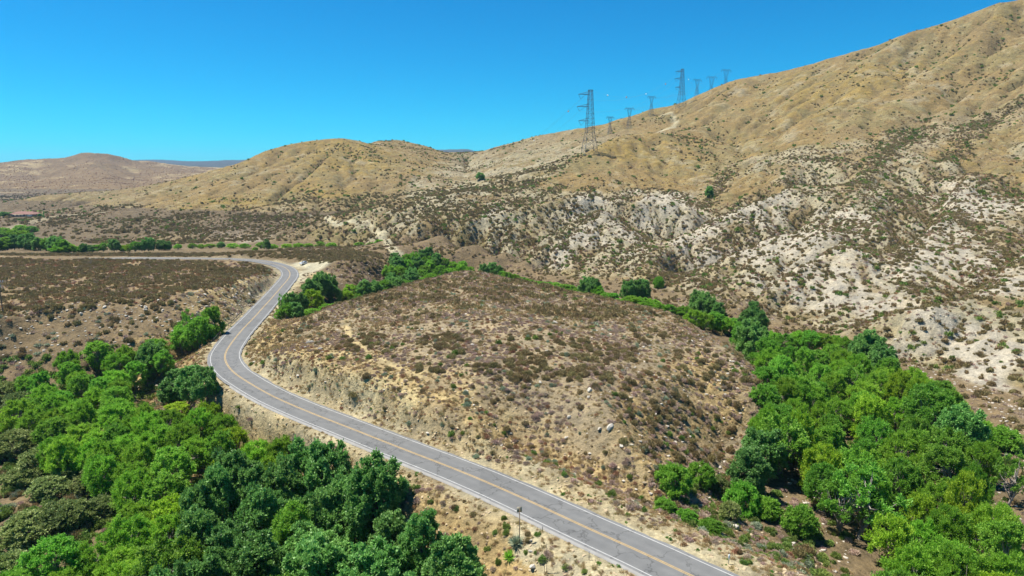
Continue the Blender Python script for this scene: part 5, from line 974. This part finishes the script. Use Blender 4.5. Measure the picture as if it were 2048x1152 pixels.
def fork_tower(u, y, vt, lab, key, k=1.0):
    p = base_at(u, y); H = at_y(u, vt, y)[2] - p[2]; ro = thing("pylon", lab, "pylon", tuple(p), R(15), "lattice pylons along the ridge"); W = H * .23 * k
    leg = Parts(); lattice(leg, -2, H * .58, H * .12, H * .035, 5, .15, .075); obj("tower_legs", leg.mesh("tower_legs", m_lat), ro); f = Parts()
    for sx in (-1, 1):
        for sy in (-1, 1): f.bar((sx * H * .03, sy * H * .03, H * .58), (sx * W * .5, sy * H * .02, H * .92), .13); f.bar((sx * H * .02, sy * H * .03, H * .58), (sx * W * .2, sy * H * .02, H * .92), .09)
        for g in (.25, .5, .75): f.bar((sx * W * .5 * g, 0, H * (.58 + .34 * g)), (sx * W * .3 * (g + .2), 0, H * (.58 + .34 * (g + .2))), .07)
    obj("fork", f.mesh("fork", m_lat), ro); a_ = Parts()
    for z in (.92, .96): a_.bar((-W, 0, H * .93), (-W * .5, 0, H * z), .13); a_.bar((-W * .5, 0, H * z), (W * .5, 0, H * z), .13); a_.bar((W * .5, 0, H * z), (W, 0, H * .93), .13)
    for g in np.linspace(-.5, .4, 8): a_.bar((W * g, 0, H * .92), (W * (g + .1), 0, H * .96), .12)
    for sx in (-1, 1): a_.bar((sx * W * .62, 0, H * .95), (sx * W * .72, 0, H), .18)
    ao = obj("cross_arm", a_.mesh("cross_arm", m_lat), ro); pts = []
    for g in (-.95, 0, .95):
        obj("insulator_string", Parts().bar((W * g - 1, 0, H * .92), (W * g, 0, H * .86), .13).bar((W * g + 1, 0, H * .92), (W * g, 0, H * .86), .13).mesh("insulator_string", m_lat), ao); pts.append(np.array(ro.matrix_basis @ Vector((W * g, 0, H * .86))))
    ATT[key] = pts
tall_tower(1179, 715, 180, "tallest near lattice pylon with three side arms, leftmost on the spur", 'A'); tall_tower(1359, 1040, 138, "tall narrow lattice pylon with three side arms standing on the ridge skyline", 'B')
for u, y, vt, lab, key in ((1219, 985, 232, "small fork-headed pylon just right of the tallest pylon", 'C'), (1257, 985, 214, "fork-headed pylon with two peaks above the rounded spur", 'D'), (1300, 1060, 191, "fork-headed pylon between the two-peaked one and the tall skyline pylon", 'E'), (1389, 1085, 157, "fork-headed pylon first right of the tall skyline pylon", 'F'), (1417, 1100, 151, "faint fork-headed pylon second right of the tall skyline pylon", 'G'), (1445, 1080, 137, "rightmost fork-headed pylon on the slope of the skyline", 'H')):
    fork_tower(u, y, vt, lab, key)
m_wire = plain("cable_metal", (0.20, 0.22, 0.24), 0.6, 0.3, 0.05)
def cable(a, b, sag, lab, r=0.05, seg=30, group="power cables between the pylons"):
    t = np.linspace(0, 1, seg)[:, None]; P = np.asarray(a) * (1 - t) + np.asarray(b) * t; P[:, 2] -= (4 * sag * t * (1 - t))[:, 0]
    o = obj("power_cable", Parts().tube(P - P[0], r, 4).mesh("power_cable", m_wire), None, tuple(P[0])); o["label"] = lab; o["category"] = "cable"; o["group"] = group; return P
for k, w_ in enumerate(("upper", "middle", "lower")):
    cable(ATT['A'][k], ATT['B'][k], 14, f"{w_} power cable from the tallest pylon to the tall skyline pylon")
    e = at_y((900, 915, 930)[k], (352, 356, 360)[k], 1700); cable(ATT['A'][k], e, 26, f"{w_} power cable dropping left from the tallest pylon towards the saddle")
    cable(ATT['B'][k], at_y(1470 + 14 * k, 190 + 12 * k, 1500), 8, f"{w_} power cable running right from the tall skyline pylon behind the ridge")
for a_, b_, w_ in (('C', 'E', 'the small fork-headed pylon to the one below the skyline pylon'), ('D', 'F', 'the two-peaked pylon to the first pylon right of the skyline pylon'), ('E', 'H', 'the pylon below the skyline pylon to the rightmost pylon')):
    for k, s in enumerate(("left", "centre", "right")): cable(ATT[a_][k], ATT[b_][k], 9, f"{s} power cable from {w_}", 0.04)
S1 = cable(ATT['A'][3], ATT['B'][3], 20, "thin marked ground wire between the tops of the two tall pylons", 0.04); S2 = cable(ATT['A'][3], at_y(890, 335, 1700), 40, "thin marked ground wire dropping left from the top of the tallest pylon", 0.04); S3 = cable(ATT['B'][3], at_y(1430, 215, 1500), 10, "thin marked ground wire dropping right behind the ridge", 0.04)
bc = [plain("white_marker_ball", (0.85, 0.85, 0.83), 0.4), plain("orange_marker_ball", (0.75, 0.22, 0.06), 0.4)]
def ball_mesh(m):
    bm = bmesh.new(); bmesh.ops.create_uvsphere(bm, u_segments=14, v_segments=8, radius=0.75); me = bpy.data.meshes.new("marker_ball"); bm.to_mesh(me); bm.free(); me.materials.append(m); return me
bms = [ball_mesh(m) for m in bc]
for S, us, w_ in ((S1, (1213, 1252, 1289, 1331), "between the two tall pylons"), (S2, (1128, 1067, 1010, 948), "left of the tallest pylon"), (S3, (1377, 1400), "right of the tall skyline pylon")):
    pu = project(S)[0]
    for k, u in enumerate(us):
        j = int(np.argmin(np.abs(pu - u))); c_ = (k + (S is S2)) % 2
        t_ = S[j]; o = obj("marker_ball", bms[c_], None, tuple(t_)); o["label"] = f"{('white', 'orange')[c_]} marker ball on the ground wire {w_}, {ordw(k + 1)} along it"; o["category"] = "marker ball"; o["group"] = "aerial marker balls on the ground wires"

# ================================================================ air
hz_ = bpy.data.meshes.new("haze"); bm = bmesh.new(); bmesh.ops.create_cube(bm, size=1.0); bm.to_mesh(hz_); bm.free()
ho = obj("haze", hz_, None, kind="stuff"); zt = max(float(Z.max()), 400) + 60; zb = float(Z.min()) - 1.0
ho.location = (0, 6500, (zt + zb) / 2); ho.scale = (32000, 17000, zt - zb)
m, t, b = mat("haze_air"); t.nodes.remove(b); pv = t.nodes.new("ShaderNodeVolumePrincipled"); pv.inputs["Color"].default_value = (0.34, 0.62, 1.0, 1); pv.inputs["Density"].default_value = 4.5e-5; pv.inputs["Anisotropy"].default_value = 0.2
t.links.new(pv.outputs[0], t.nodes["Material Output"].inputs["Volume"]); hz_.materials.append(m)
ho["label"] = "thin blue air haze over the valley"
